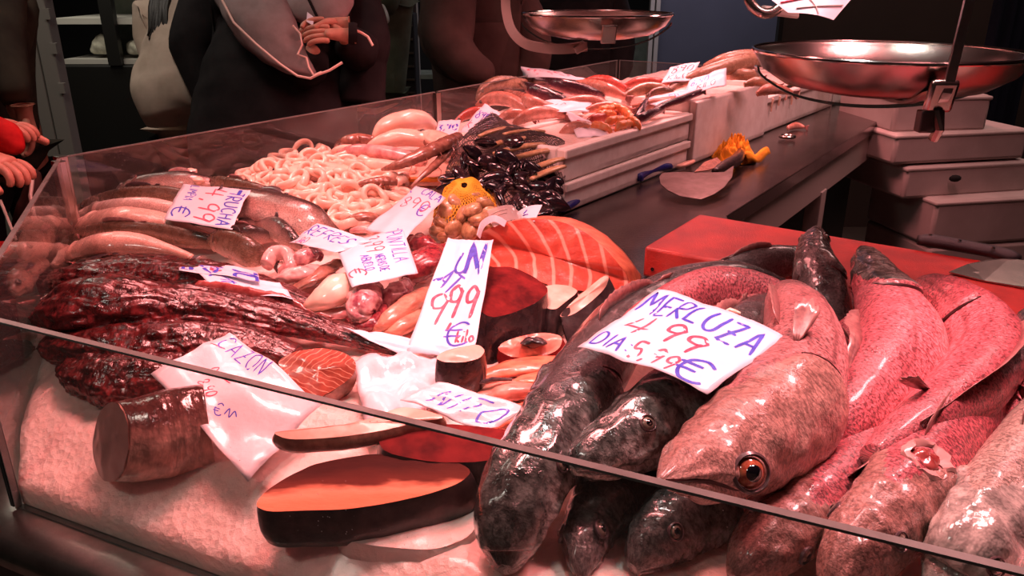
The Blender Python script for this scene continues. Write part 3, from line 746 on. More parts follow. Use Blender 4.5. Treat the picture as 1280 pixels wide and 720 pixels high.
for sx in (-1, 1):
    m = MB(); m.tube([(c.x+sx*.11, c.y+.05, .1), (c.x+sx*.11, c.y+.05, 1.45)], .01); m.build('frame_bar', MAT['steel_dark'], root)
w = D(496, 112, 4.95); m = MB(); ring = [V((w.x, w.y, w.z))+V((.035*math.cos(t*PI/12), 0, .035*math.sin(t*PI/12))) for t in range(25)]; m.tube(ring, .006, 6, cap=False); m.build('wheel', MAT['steel'], root)

# =================== COUNTER ===================
def v3(p, z): return V((p.x, p.y, z))
def off(poly, d, flip=1):
    """offset an open polyline sideways"""
    out = []
    for i, p in enumerate(poly):
        ns = []
        for a, b in ((i-1, i), (i, i+1)):
            if 0 <= a and b < len(poly):
                t = (poly[b]-poly[a]).normalized(); ns.append(V((-t.y, t.x))*flip)
        n = sum(ns, V((0, 0))).normalized(); k = 1/max(.3, n.dot(ns[0])); out.append(p+n*d*k)
    return out
root = thing('display_counter', 'steel fish display counter with low clear glass panes round its outer sides', 'counter', (0, 1.5, 0))
oo = off(OUT, .055, 1); GEe = GE+V((.80, -.545)); oo[-1] = oo[-1]+(GE-G1).normalized()*.05
base = [oo[0], oo[1], oo[2], oo[3], GEe+V((.03, .04)), INN[3], INN[2], INN[1], INN[0]]
for q in ((oo[0], oo[1], INN[1], INN[0]), (oo[1], oo[2], INN[2], INN[1]), (oo[2], oo[3], GEe+V((.03, .04)), INN[3], INN[2])):
    m = MB(); m.prism([(p.x, p.y) for p in q], .0, .86); m.build('base_cabinet', MAT['steel_dark'], root, smooth=False)
# rolled ledge outside the glass
pr = [(.0, .868), (.045, .868), (.056, .862), (.060, .85), (.058, .835), (.050, .828)]
lines = [off(OUT, max(.0005, a), 1) for a, z in pr]
vs = []; fs = []
for (a, z), ln in zip(pr, lines): vs += [v3(p, z+.002) for p in ln]
for i in range(len(pr)-1):
    for j in range(3): fs.append((i*4+j, i*4+j+1, (i+1)*4+j+1, (i+1)*4+j))
mkobj('ledge', vs, fs, MAT['ledge_steel'], root, True)
m = MB(); m.prism([(p.x, p.y) for p in [OUT[0], OUT[1], OUT[2], OUT[3], GEe, INN[3], INN[2], INN[1], INN[0]]][::-1], .86, .872); m.build('display_bed', MAT['steel'], root, smooth=False)
for p in base: pass
ZT = 1.14; TG = .0075
def pane(a, b, z0=.872, z1=ZT, nm='glass_pane'):
    d = (b-a).normalized(); n = V((-d.y, d.x)); L = (b-a).length
    m = MB(); c = (a+b)/2; m.box(v3(c, (z0+z1)/2-.0005), L, TG, z1-z0-.002, v3(d, 0), v3(n, 0)); g = m.build(nm, MAT['glass'], root, smooth=False)
    m = MB(); m.box(v3(c, z1), L, TG+.0004, .0025, v3(d, 0), v3(n, 0))
    for q in (a, b): m.box(v3(q, (z0+z1)/2), .0015, TG+.0004, z1-z0, v3(d, 0), v3(n, 0))
    e = m.build('polished_edge', MAT['glass_edge'], g, smooth=False)
gu = (G0-GR).normalized()
pane(GR, G0-gu*.004)
pane(G0+(G1-G0).normalized()*.012, G1-(G1-G0).normalized()*.012)
pm = V((-.255, 2.727)); t = (pm-G1).dot((GE-G1).normalized()); pm = G1+(GE-G1).normalized()*t
bd = (GE-G1).normalized()
pane(G1+bd*.012, pm-bd*.008); pane(pm+bd*.008, GE-bd*.006); pane(GE+V((.01, -.007)), GEe)
# vertical steel clips holding the panes
for q, h in ((pm, .0), (G1, .005), (V((-.953, 1.662)), .0)):
    a = .020 if q is not pm else .022
    m = MB(); m.box(v3(q, (.87+ZT+h)/2), a, .026, ZT+h-.87-.002, v3(bd, 0), v3(V((-bd.y, bd.x)), 0)); m.build('post', MAT['pan_steel'], root, smooth=False, bevel=.002)
m = MB(); m.box(v3(G0, (.87+ZT)/2-.03), .006, .010, .2, v3(gu, 0), v3(V((-gu.y, gu.x)), 0)); m.build('corner_seal', MAT['matte_black'], root, smooth=False)

# ice
def polyat(poly, seg, t): return poly[seg]*(1-t)+poly[seg+1]*t
cols = []
for seg, n in ((0, 110), (1, 45), (2, 150)):
    for i in range(n):
        cols.append((seg, i/n))
cols.append((2, 1.0)); NR = 72
outi = off(OUT, .007, -1)
vs = []
for seg, t in cols:
    a = polyat(outi, seg, t); b = polyat(INN, seg, t)
    for j in range(NR+1):
        p = a*(1-j/NR)+b*(j/NR); h = hice(p.x, p.y)
        q = V((p.x, p.y, 0))
        h += .006*noise.noise(q*28)+.004*noise.noise(q*75)+.0022*noise.noise(q*190)
        if j == 0: h += .004*noise.noise(q*60)
        vs.append(V((p.x, p.y, h)))
k = NR+1; fs = [(i*k+j, (i+1)*k+j, (i+1)*k+j+1, i*k+j+1) for i in range(len(cols)-1) for j in range(NR)]
nb = len(vs); edge = [i*k for i in range(len(cols))]
vs += [V((vs[e].x, vs[e].y, .873)) for e in edge]
fs += [(edge[i], nb+i, nb+i+1, edge[i+1]) for i in range(len(edge)-1)]
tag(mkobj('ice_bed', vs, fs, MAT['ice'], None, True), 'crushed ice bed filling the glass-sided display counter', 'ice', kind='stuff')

# =================== STEEL WORK TABLE ===================
bR = P(875, 267, 1.04); bdir = V((.827, -.563)); bn = V((.563, .827))
A0 = V((.05, 1.49)); A1 = V((1.22, .70))
tb = [A0, V((.11, 1.775)), V((1.47, 3.64)), V((1.78, 3.63)), V((.515, 1.815)), V((.475, 1.625)), V((1.62, .845)), V((1.42, .57))]
tb = [V((.08, 1.47)), V((.085, 1.76)), V((1.45, 3.62)), V((1.79, 3.65)), V((.50, 1.795)), V((.475, 1.60)), V((1.66, .80)), V((1.44, .49)), V((1.16, .70))]
root = thing('work_table', 'wet dark steel work table behind the fish display', 'table', (.9, 2.2, 0))
m = MB(); m.prism([(p.x, p.y) for p in tb][::-1], .94, .98); m.build('table_top', MAT['steel_table'], root, smooth=False, bevel=.003)
e0 = V((.50, 1.795)); e1 = V((1.79, 3.65)); ed = (e1-e0).normalized(); en = V((ed.y, -ed.x))
m = MB(); m.box(v3((e0+e1)/2-en*.03, .885), (e1-e0).length-.06, .03, .11, v3(ed, 0), v3(en, 0)); m.build('apron', MAT['enamel'], root, smooth=False)
m = MB(); m.box(v3((e0+e1)/2-en*.20, .5), (e1-e0).length-.1, .02, .86, v3(ed, 0), v3(en, 0)); m.build('back_panel', MAT['steel_dark'], root, smooth=False)
for q in (.04, .42, .97):
    p = e0+(e1-e0)*q-en*.035; m = MB(); m.box(v3(p, .42), .06, .05, .84, v3(ed, 0), v3(en, 0)); m.build('leg', MAT['enamel'], root, smooth=False, bevel=.003)
f0 = V((.475, 1.60)); f1 = V((1.66, .80)); fd = (f1-f0).normalized(); fn = V((fd.y, -fd.x))
m = MB(); m.box(v3((f0+f1)/2-V((fd.y, -fd.x))*-.03, .885), (f1-f0).length-.06, .02, .11, v3(fd, 0), v3(fn, 0)); m.build('apron', MAT['enamel'], root, smooth=False)
for q in (.1, .95):
    p = f0+(f1-f0)*q+fn*.05; m = MB(); m.box(v3(p, .42), .05, .05, .84, v3(fd, 0), v3(fn, 0)); m.build('leg', MAT['enamel'], root, smooth=False)

# red cutting board
o0 = V((.241, 1.389)); W = .95; Hh = .262
c = v3(o0+bdir*W/2+bn*Hh/2, 1.0105)
root = thing('cutting_board', 'thick red plastic cutting board scuffed with fish scraps, lying on the steel table', 'cutting board', (c.x, c.y, .981))
m = MB(); m.box(c, W, Hh, .059, v3(bdir, 0), v3(bn, 0)); m.build('slab', MAT['red_board'], root, smooth=True, bevel=.006)
p = v3(o0, 1.0)+v3(bdir, 0)*.02-v3(bn, 0)*.0008; m = MB(); m.lathe(p, [(.0005, 0), (.0035, 0), (.0035, .001)], 12, axis=v3(-bn, 0)); m.build('screw_hole', MAT['matte_black'], root)

# big knife on the board
def plate(name, poly, th, mat, parent=None, up=V((0, 0, 1)), smooth=False, bevel=.0006):
    c = sum(poly, V())/len(poly); nr = up
    n = len(poly); vs = [p for p in poly]+[p+nr*th for p in poly]
    return mkobj(name, vs, [tuple(range(n))[::-1], tuple(range(n, 2*n))]+[(i, (i+1) % n, n+(i+1) % n, n+i) for i in range(n)], MAT[mat], parent, smooth)
root = thing('butcher_knife', 'wide steel butcher knife with black textured handle on the red cutting board', 'knife', P(1200, 330, 1.042))
zb = 1.0415
plate('blade', [P(1186, 341, zb+.002), P(1210, 331, zb+.004), P(1234, 326, zb+.008), P(1262, 324, zb+.012), P(1330, 335, zb+.012), P(1360, 372, zb), P(1280, 361, zb), P(1230, 352, zb)], .002, 'pan_steel', root)
hp = [P(1147, 300, zb+.013), P(1165, 301, zb+.014), P(1200, 307, zb+.014), P(1238, 314, zb+.014), P(1262, 320, zb+.014), P(1275, 322, zb+.012)]
Sweep(hp, [.009, .0125, .012, .0115, .012, .005], (0, 0, 1), .95, 1.15, None, 30, 20).build('handle', MAT['black_plastic'], root)
for px, py in ((1163, 293), (1200, 300), (1242, 309)):
    p = P(px, py, zb+.026); m = MB(); m.lathe(p-V((0,0,.002)), [(.0002, .002), (.003, .0018), (.0034, 0)], 12); m.build('rivet', MAT['rim_steel'], root)

# tools and cloth at the back of the table
zt = .981
def rodh(name, label, pts, rads, mat, cat='knife', extra=None):
    root = thing(name, label, cat, P(*pts[0]))
    Sweep([P(*p) for p in pts], rads, (0, 0, 1), .85, 1, None, 26, 16).build('handle', MAT[mat], root)
    return root
r = rodh('fish_knife', 'blue-handled knife poking out beside the black net bag of mussels', [(701, 262, zt+.014), (712, 255, zt+.015), (726, 246, zt+.015), (737, 240, zt+.014)], [.010, .013, .0125, .009], 'blue_plastic')
plate('blade', [P(706, 258, zt+.008), P(698, 270, zt+.008), P(672, 290, zt+.002), P(680, 272, zt+.002)], .0015, 'pan_steel', r)
r = rodh('fish_scaler', 'blue-handled fish scaler lying against the foam boxes left of the wide blade', [(797, 222, zt+.018), (805, 215, zt+.019), (822, 209, zt+.019), (838, 208, zt+.015)], [.012, .017, .0165, .010], 'blue_plastic', 'scaler')
m = MB(); m.tube([P(798, 219, zt+.02), P(803, 226, zt+.006)], .006, 8); m.build('hanging_loop', MAT['blue_plastic'], r)
r = thing('kitchen_scissors', 'fish scissors with pale oval finger rings and a blue grip beside the yellow cloth', 'scissors', P(860, 205, zt))
pts = []
for k in range(25):
    t = k/24*2*PI; a = P(857, 205, zt+.016); pts.append(a+v3(ed, 0)*(.042*math.cos(t))+v3(en, .35).normalized()*(.017*math.sin(t)))
m = MB(); m.tube(pts, .0055, 8, cap=False); m.build('finger_ring', MAT['pale_flesh'], r)
Sweep([P(861, 198, zt+.014), P(870, 191, zt+.02), P(882, 183, zt+.02)], [.009, .012, .008], (0, 0, 1), .9, 1, None, 20, 14).build('grip', MAT['blue_plastic'], r)
r = thing('fish_cleaver', 'wide rounded steel cleaver blade resting on its dark handle by the yellow cloth', 'cleaver', P(870, 225, zt))
bl = [(824, 222), (828, 217), (850, 216), (880, 217), (905, 216), (917, 208), (915, 222), (905, 235), (892, 244), (876, 250), (850, 246), (835, 239), (826, 231)]
plate('blade', [P(x, y, zt+.012+(250-y)*.0006) for x, y in bl], .0022, 'blade_steel', r)
Sweep([P(893, 214, zt+.034), P(905, 208, zt+.032), P(920, 200, zt+.03), P(926, 190, zt+.03)], [.008, .016, .019, .014], (0, 0, 1), .9, 1, None, 24, 16).build('handle', MAT['black_skin'], r)
plate('bolster', [P(868, 216, zt+.034), P(880, 204, zt+.036), P(896, 198, zt+.038), P(905, 206, zt+.036), P(885, 214, zt+.034)], .003, 'shell_brown', r)
# yellow cloth: folded sheet
cc = P(917, 199, zt); cvs = []; cfs = []; NU, NV = 90, 34
rr = random.Random(3)
for i in range(NU+1):
    for j in range(NV+1):
        a = i/NU*2*PI; v = j/NV
        R = .001+.080*v*(1+.14*math.cos(a*2+1)+.22*noise.noise(V((math.cos(a)*1.3, math.sin(a)*1.3, 5))))
        ph = a+.5*math.sin(v*4)
        X_, Y_ = math.cos(a)*v, math.sin(a)*v
        fold = abs(noise.noise(V((X_*2.6+.7*Y_, Y_*3.2, 4.2))))+.5*abs(noise.noise(V((X_*6, Y_*5+2*X_, 1.2))))
        z = (1-v**3)*(.030+.052*(1-min(1, fold*2.1)))+.006*noise.noise(V((X_*9, Y_*9, 7)))
        cvs.append(cc+v3(ed, 0)*(R*math.cos(ph)*1.05)+v3(en, 0)*(R*math.sin(ph)*.8)+V((0, 0, max(.003, z))))
for i in range(NU):
    for j in range(NV): cfs.append((i*(NV+1)+j, (i+1)*(NV+1)+j, (i+1)*(NV+1)+j+1, i*(NV+1)+j+1))
o = mkobj('cleaning_cloth', cvs, cfs, MAT['yellow_cloth'], None, True)
# loose corner of the same cloth
base = P(935, 201, zt+.01); k0 = len(o.data.vertices)
tag(o, 'crumpled yellow cleaning cloth bunched on the steel table', 'cloth'); md = o.modifiers.new('t', 'SOLIDIFY'); md.thickness = .0025
vs = []; fs = []
for i in range(17):
    for j in range(7):
        a = i/16; b = j/6-.5; p = P(928+a*30, 203-a*9+math.sin(a*3)*3, zt+.006)
        vs.append(p+v3(en, 0)*(b*.035*(1-.4*a))+V((0, 0, .012+.014*math.cos(b*5)*(1-.3*a)+.006*math.sin(a*9))))
for i in range(16):
    for j in range(6): fs.append((i*7+j, (i+1)*7+j, (i+1)*7+j+1, i*7+j+1))
c2 = mkobj('loose_corner', vs, fs, MAT['yellow_cloth'], o, True); md = c2.modifiers.new('t', 'SOLIDIFY'); md.thickness = .0025
# ring, fish scrap
m = MB(); a = P(984, 172, zt+.006); pts = [a+V((.024*math.cos(t*PI/12), .02*math.sin(t*PI/12), .004)) for t in range(25)]; m.tube(pts, .0055, 8, cap=False); tag(m.build('steel_ring', MAT['pan_steel']), 'small steel ring lying on the table beyond the yellow cloth', 'ring')
fish('small_fish', 'small pale fish lying on the steel table against the far foam box', 'fish', [(985, 160, zt+.012, 3), (995, 157, zt+.014, 4.5), (1006, 159, zt+.01, 1.6)], imgdir(0, 1, .3), 'pinkfish', eyes=(), fins=False, ns=16, nt=12)

# =================== FOAM BOXES ===================
bl0 = V((.105, 1.79)); bld = (V((1.513, 3.665))-bl0).normalized(); bln = V((-bld.y, bld.x))
def along(px, z=.98):
    """where the pixel column meets the line of boxes"""
    best = None
    for k in range(0, 2600):
        t = k*.001; p = v3(bl0+bld*t, z); q = p-V((0, 0, HC)); x = 640+F*q.x/q.dot(FWD)
        if x >= px: return t
    return 2.5
def foambox(label, t0, t1, z0, h, dp, group=None, mat='foam', ice=True, ridges=True, fw=0.0, root=None):
    a = bl0+bld*t0; b = bl0+bld*t1; L = (b-a).length; w = .022
    c = (a+b)/2+bln*(dp/2-fw)
    root = thing('foam_box', label, 'foam box', (c.x, c.y, z0), group)
    m = MB(); X = v3(bld, 0); Y = v3(bln, 0)
    m.box(v3(c, z0+.01), L, dp, .02, X, Y)
    m.box(v3(c-bln*(dp/2-w/2), z0+h/2), L, w, h, X, Y); m.box(v3(c+bln*(dp/2-w/2), z0+h/2), L, w, h, X, Y)
    m.box(v3(c-bld*(L/2-w/2), z0+h/2), w, dp-2*w, h, X, Y); m.box(v3(c+bld*(L/2-w/2), z0+h/2), w, dp-2*w, h, X, Y)
    m.build('shell', MAT[mat], root, smooth=False, bevel=.005)
    if ridges:
        m = MB(); m.box(v3(c-bln*(dp/2+.003), z0+h-.012), L+.006, .010, .022, X, Y); m.build('rim', MAT[mat], root, smooth=False, bevel=.004)
    if ice:
        m = MB(); m.box(v3(c, z0+h*.5), L-2*w, dp-2*w, h*.8, X, Y); m.build('ice_fill', MAT['ice'], root, smooth=False)
    return root
tA = along(693); tB = along(858); tC = along(950); tD = along(1035)
foambox('lower shallow foam tray of the pair nearest the red board, on the steel table', .03, tB, .9815, .072, .25, ice=False)
foambox('upper shallow foam tray of the pair nearest the red board, heaped with prawns', .025, tB, 1.055, .078, .25)
foambox('tall plain white foam box between the tray pair and the dripping far box', tB+.006, tC, .9815, .182, .25, ridges=False, fw=.015)
foambox('foam box with frozen drips on its rim beyond the tall white box', tC+.008, tD, .9815, .128, .25)
foambox('farthest foam box on the steel table, under the right scale pan', tD+.01, tD+.42, .9815, .115, .25)
# drips on the far box
for k in range(5):
    t = tC+.06+k*.07; p = v3(bl0+bld*t-bln*.008, 1.10); m = MB(); m.tube([p, p-V((0, 0, .02)), p-V((0, 0, .045-.012*(k % 3)))], [.006, .005, .003], 8); o = m.build('ice_drip', MAT['squid_white']); tag(o, 'frozen drip hanging on the rim of the far foam box', 'drip', 'frozen drips on the far foam box')
# stack behind the table
zz = [0, .165, .33, .495, .66, .83, 1.0]
x0s = [(1175, 1340, 3.0)]*3
st = [(1172, 1345, 282, .0), (1172, 1345, 270, 0), (1172, 1345, 260, 0)]
def farbox(label, px0, px1, pytop, pybot, d, dpth=.4, skew=.10):
    yw = 2.93; wp = lambda px, py, y: V((0, 0, HC))+ray(px, py)*(y/ray(px, py).y)
    a = wp(px0, (pytop+pybot)/2, yw+d-3.0); b = wp(px1, (pytop+pybot)/2, yw+d-3.0+skew); z1 = wp(px0, pytop, yw+d-3.0).z; z0 = wp(px0, pybot, yw+d-3.0).z
    c = (a+b)/2; X = V((b.x-a.x, b.y-a.y, 0)); L = X.length; X.normalize(); Y = V((-X.y, X.x, 0)); cc = V((c.x, c.y, 0))+Y*dpth/2
    root = thing('foam_box', label, 'foam box', (cc.x, cc.y, z0))
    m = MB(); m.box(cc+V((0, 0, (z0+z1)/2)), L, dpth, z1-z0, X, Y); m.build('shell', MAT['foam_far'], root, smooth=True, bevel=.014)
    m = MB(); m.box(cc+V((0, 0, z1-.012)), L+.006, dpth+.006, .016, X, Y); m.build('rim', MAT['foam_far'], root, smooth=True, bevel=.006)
    return root, z0, z1
zf = D(1165, 300, 3.0).z
r, z0, z1 = farbox('topmost foam box of the stack on the floor behind the red board', 1118, 1236, 121, 167, 3.05, skew=.05)
r, z0, z1 = farbox('widest foam box, second from top of the stack behind the red board', 1118, 1282, 168, 207, 3.0, skew=.12)
r, z0, z1 = farbox('foam box with a dark chip in its rim, third from top of the stack', 1131, 1284, 209, 250, 3.0, skew=.12)
c = V((0, 0, HC))+ray(1194, 223)*(2.95/ray(1194, 223).y); m = MB(); m.ball(c, .024, .012, .014, 8); m.build('rim_chip', MAT['matte_black'], r)
r, z0, z1 = farbox('foam box fourth from top of the stack, standing further right', 1166, 1345, 252, 310, 2.95, skew=.12)
k = 0
zz = z0
for lab in ('foam box fifth from top of the stack, above the bottom one, hidden behind the board', 'lowest foam box of the stack, standing on the floor behind the table'):
    h = zz/2 if k == 0 else zz
    a = V((0, 0, HC))+ray(1166, 290)*(2.88/ray(1166, 290).y); b = V((0, 0, HC))+ray(1345, 290)*(3.0/ray(1345, 290).y); X = V((b.x-a.x, b.y-a.y, 0)); L = X.length; X.normalize(); Y = V((-X.y, X.x, 0)); cc = V(((a.x+b.x)/2, (a.y+b.y)/2, 0))+Y*.2
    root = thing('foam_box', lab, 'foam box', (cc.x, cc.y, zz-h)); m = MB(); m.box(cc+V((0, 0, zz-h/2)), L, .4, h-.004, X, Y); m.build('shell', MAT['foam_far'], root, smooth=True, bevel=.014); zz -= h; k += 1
# hanging dark apron, far right
a = D(1262, 60, 3.4); m = MB()
vs = []; fs = []
for i in range(21):
    for j in range(15):
        x = (i/20-.5)*.20; z = .45+j/14*1.75; vs.append(V((a.x+x*(1.05-.12*j/14), a.y+.02*math.sin(i*1.3+j*.2)+.01*math.sin(i*3), z)))
for i in range(20):
    for j in range(14): fs.append((i*15+j, (i+1)*15+j, (i+1)*15+j+1, i*15+j+1))
root = thing('hanging_apron', 'long black apron hanging at the far right behind the foam boxes', 'apron', (a.x, a.y, .45))
o = mkobj('cloth', vs, fs, MAT['navy_cloth'], root, True); md = o.modifiers.new('t', 'SOLIDIFY'); md.thickness = .02
m = MB(); m.tube([(a.x, a.y, 2.2), (a.x, a.y, 3.2)], .006, 8); m.build('hanging_cord', MAT['steel_dark'], root)

# =================== SCALES ===================
def pan(c, R, root, dp=.24):
    prof = [(.001, -.24*R*1.0), (R*.45, -.235*R), (R*.74, -.19*R), (R*.92, -.10*R), (R*.985, -.02*R), (R, 0), (R*1.012, .008*R), (R*1.02, .0), (R*1.012, -.012*R), (R*.995, -.03*R), (R*.93, -.115*R), (R*.75, -.205*R), (R*.45, -.25*R), (.001, -.255*R)]
    prof = [(r, z*1.25) for r, z in prof]
    m = MB(); m.lathe(c, prof, 72); o = m.build('pan', MAT['pan_steel'], root); o.data.polygons.foreach_set('use_smooth', [True]*len(o.data.polygons))
    m = MB(); pts = [c+V((R*1.012*math.cos(t*PI/36), R*1.012*math.sin(t*PI/36), 0)) for t in range(73)]; m.tube(pts, .0028, 8, cap=False); m.build('rolled_rim', MAT['rim_steel'], o)
    return o
c = P(1108, 64, 1.405); R = 158.5/F*depth(c)
root = thing('hanging_scale', 'large round steel scale pan in a strap cradle hanging over the red board', 'scale', (c.x, c.y, 1.34))
pan(c, R, root)
rd = V((1, .0, 0))
def band(pts, w, th, name, mat, root):
    """flat metal strap through pts; w across, th thick"""
    vs = []; fs = []; pts = [V(p) for p in pts]
    K = len(pts)*4; q = [catmull(pts, i/K) for i in range(K+1)]
    for i, p in enumerate(q):
        t = (q[min(i+1, K)]-q[max(i-1, 0)]).normalized(); wv = V(w[1]); wv = (wv-t*wv.dot(t)).normalized(); nv = t.cross(wv)
        for a, b in ((-1, -1), (1, -1), (1, 1), (-1, 1)): vs.append(p+wv*(a*w[0]/2)+nv*(b*th/2))
    for i in range(K):
        for j in range(4): fs.append((i*4+j, i*4+(j+1) % 4, (i+1)*4+(j+1) % 4, (i+1)*4+j))
    fs += [(0, 1, 2, 3), (K*4+3, K*4+2, K*4+1, K*4)]
    return mkobj(name, vs, fs, MAT[mat], root, False)
cr = [c+V((math.cos(a)*R*1.02, 0, math.sin(a)*R*.36-.012)) for a in [PI+.12, PI+.35, PI+.8, PI+1.2, PI+1.57, PI+1.95, PI+2.35, PI+2.8, 2*PI-.12]]
band(cr, (.014, (0, 1, 0)), .003, 'cradle_strap', 'rim_steel', root)
f = c+V((0, -R*.97, 0)); 
fr = [c+V((-.01, -R*.1, -R*.33)), c+V((-.01, -R*.6, -R*.31)), c+V((-.008, -R*.9, -R*.20)), c+V((-.004, -R*1.03, -.04)), c+V((.0, -R*1.045, .03)), c+V((.012, -R*1.045, .30)), c+V((.02, -R*.8, .45)), c+V((.03, 0, .52))]
band(fr, (.011, (1, 0, 0)), .004, 'hanger_bar', 'steel', root)
p = D(1103, 112, depth(fr[2])-.01)
vs = MB(); q0 = c+V((-.008, -R*1.0, -R*.14)); vs.box(q0+V((.002, -.002, -.012)), .034, .010, .040, (1, 0, 0), (0, 1, .25), (0, -.25, 1)); vs.build('bracket', MAT['pan_steel'], root, smooth=True, bevel=.006)
vs = MB(); vs.box(q0+V((-.006, .004, -.042)), .022, .016, .026); vs.build('clamp', MAT['steel_dark'], root, smooth=False, bevel=.002)
vs = MB(); vs.tube([q0+V((.002, -.004, -.028)), q0+V((.003, -.010, -.05)), q0+V((.001, -.004, -.062))], .006, 8); vs.build('hook', MAT['pan_steel'], root)
m = MB(); m.lathe(c+V((.03, .0, .62)), [(.001, -.1), (.11, -.1), (.13, -.05), (.13, .08), (.10, .12), (.001, .12)], 32, axis=(0, 1, 0)); m.build('dial_housing', MAT['enamel'], root)
m = MB(); m.tube([c+V((.03, 0, .7)), (c.x+.03, c.y, 3.2)], .008, 8); m.build('suspension_rod', MAT['steel'], root)

c = P(746, 17, 1.41); c = D(746, 17, 1.93); R = 93/F*depth(c)
root = thing('arm_scale', 'smaller round steel scale pan held on a curved grey enamel arm at the back', 'scale', (c.x, c.y, 1.3))
pan(c, R, root)
cr = [c+V((math.cos(a)*R*1.02, 0, math.sin(a)*R*.40-.010)) for a in [PI+.15, PI+.35, PI+.8, PI+1.2, PI+1.57, PI+1.95, PI+2.35, PI+2.8, 2*PI-.15]]
band(cr, (.012, (0, 1, 0)), .003, 'cradle_strap', 'rim_steel', root)
dc = depth(c)-.0
arm = [D(632, -40, dc), D(632, -10, dc), D(633, 15, dc), D(640, 38, dc), D(656, 54, dc), D(680, 60, dc), D(706, 61, dc), D(730, 58, dc+.02)]
band(arm, (.030, (0, 1, 0)), .022, 'curved_arm', 'enamel', root)
b = c+V((0, -R*.93, 0)); m = MB(); m.box(D(761, 43, depth(c)-R*.93*CT-.006), .034, .006, .045, (1, 0, 0), (0, 1, .5), (0, -.5, 1)); m.build('bracket', MAT['pan_steel'], root, smooth=True, bevel=.008)
m = MB(); m.box(D(725, 59, dc), .03, .06, .018, (1, 0, .5), None, (-.5, 0, 1)); m.build('arm_end', MAT['enamel'], root, smooth=False, bevel=.003)
t = D(632, -60, dc); m = MB(); m.box(t+V((.08, 0, .12)), .3, .2, .3); m.build('scale_head', MAT['enamel'], root, smooth=True, bevel=.02)
m = MB(); m.tube([t+V((.08, 0, .25)), V((t.x+.08, t.y, 3.2))], .012, 10); m.build('suspension_rod', MAT['steel'], root)
# clipped ticket hanging top right
a = D(950, -8, 1.0)
root = thing('receipt_holder', 'round-backed red ring holder with a curled receipt at the top edge', 'holder', (a.x, a.y, a.z))
m = MB(); pts = [D(958+24*math.cos(t*PI/16), -14+31*math.sin(t*PI/16), 1.1) for t in range(33)]; m.tube(pts, .007, 10, cap=False); m.build('ring', MAT['pan_steel'], root)
m = MB(); m.box(D(975, 15, 1.12), .05, .02, .012, (1, 0, -.12)); m.build('clip', MAT['enamel'], root, smooth=False, bevel=.003)
m = MB(); m.tube([D(958, -44, 1.1), D(960, -120, 1.15), V((D(960, -120, 1.15).x, D(960, -120, 1.15).y, 3.2))], .006, 8); m.build('cord', MAT['steel_dark'], root)
r2 = thing('receipt_paper', 'white receipt with red and grey lines hanging at the top by the large pan', 'receipt', D(1010, 5, 1.05))
qa = [D(962, -2, 1.06), D(1075, -14, 1.06), D(1042, 25, 1.05), D(985, 16, 1.05)]; vs = []; fs = []
for j in range(9):
    for i in range(9):
        u, v = i/8, j/8; p = qa[0]*((1-u)*(1-v))+qa[1]*(u*(1-v))+qa[2]*(u*v)+qa[3]*((1-u)*v); vs.append(p-FWD*.008*math.sin(u*PI))
for j in range(8):
    for i in range(8): fs.append((j*9+i, j*9+i+1, (j+1)*9+i+1, (j+1)*9+i))
mkobj('sheet', vs, fs, MAT['paper'], r2, True)
for (u0, v0, u1, v1, mt) in ((.05, .35, .9, .12, 'ink_red'), (.2, .75, .95, .55, 'enamel'), (.35, .1, .6, .95, 'enamel')):
    def fp(u, v): return qa[0]*((1-u)*(1-v))+qa[1]*(u*(1-v))+qa[2]*(u*v)+qa[3]*((1-u)*v)-FWD*(.008*math.sin(u*PI)+.0012)
    m = MB(); m.tube([fp(lerp(u0, u1, k/8), lerp(v0, v1, k/8)) for k in range(9)], .0009, 5); m.build('printed_line', MAT[mt], r2)
# =================== HAKE HEAP ===================
GH = 'hakes heaped behind the front glass'
HK = {}
def hake(key, label, sp, dors, mat, **kw):
    HK[key] = fish('hake', label, 'fish', sp, dors, mat, GH, **kw)
UL = imgdir(-.75, .65, .25)
hake('prime', 'big hake with wide red-ringed eye, snout at the glass edge below the large price sheet',
  [(824,600,1.108,4),(842,592,1.100,22),(868,583,1.085,43),(900,571,1.075,58),(940,544,1.075,68),(978,506,1.08,69),(1000,462,1.09,58),(1004,425,1.095,50),(994,392,1.085,40),(982,376,1.06,26),(960,380,1.04,14)],
  imgdir(-.62, .62, .32), 'hake', hl=.36, ra=1, rb=.95, ns=190, nt=80, er=.0150, iris='eye_iris', eyeth=1.95, es=.43, eface=1.1, mth=2.25, dorsal=(.52, .80), tail=False, pect=(.44, .55), seed=2, rough=.04)
hake('a', 'dark silvery hake hanging head-down at the left end of the hake heap',
  [(632,712,.955,12),(634,690,.962,34),(636,655,.985,48),(652,612,1.005,54),(682,560,1.02,55),(712,510,1.03,53),(742,460,1.04,48),(775,415,1.045,42),(818,382,1.05,36),(868,362,1.055,34),(925,355,1.05,28),(975,362,1.03,16)],
  imgdir(-.35, .5, .8), 'hake_dark', hl=.30, rb=.95, ns=170, nt=64, eyes=(1, -1), er=.007, headmat='silver_head', dorsal=(.45, .7), seed=4, tail=False, rough=.05)
hake('b', 'dark hake with pale silver snout under the lower edge of the large price sheet',
  [(716,588,1.035,8),(728,578,1.038,24),(752,566,1.04,36),(790,545,1.045,47),(832,517,1.05,52),(872,484,1.055,50),(905,448,1.06,44),(940,410,1.065,36),(975,378,1.06,24)],
  imgdir(-.6, .7, .4), 'hake_dark', hl=.34, rb=.95, ns=150, nt=64, er=.0075, headmat='silver_head', dorsal=(.5, .8), seed=6, tail=False, rough=.06)
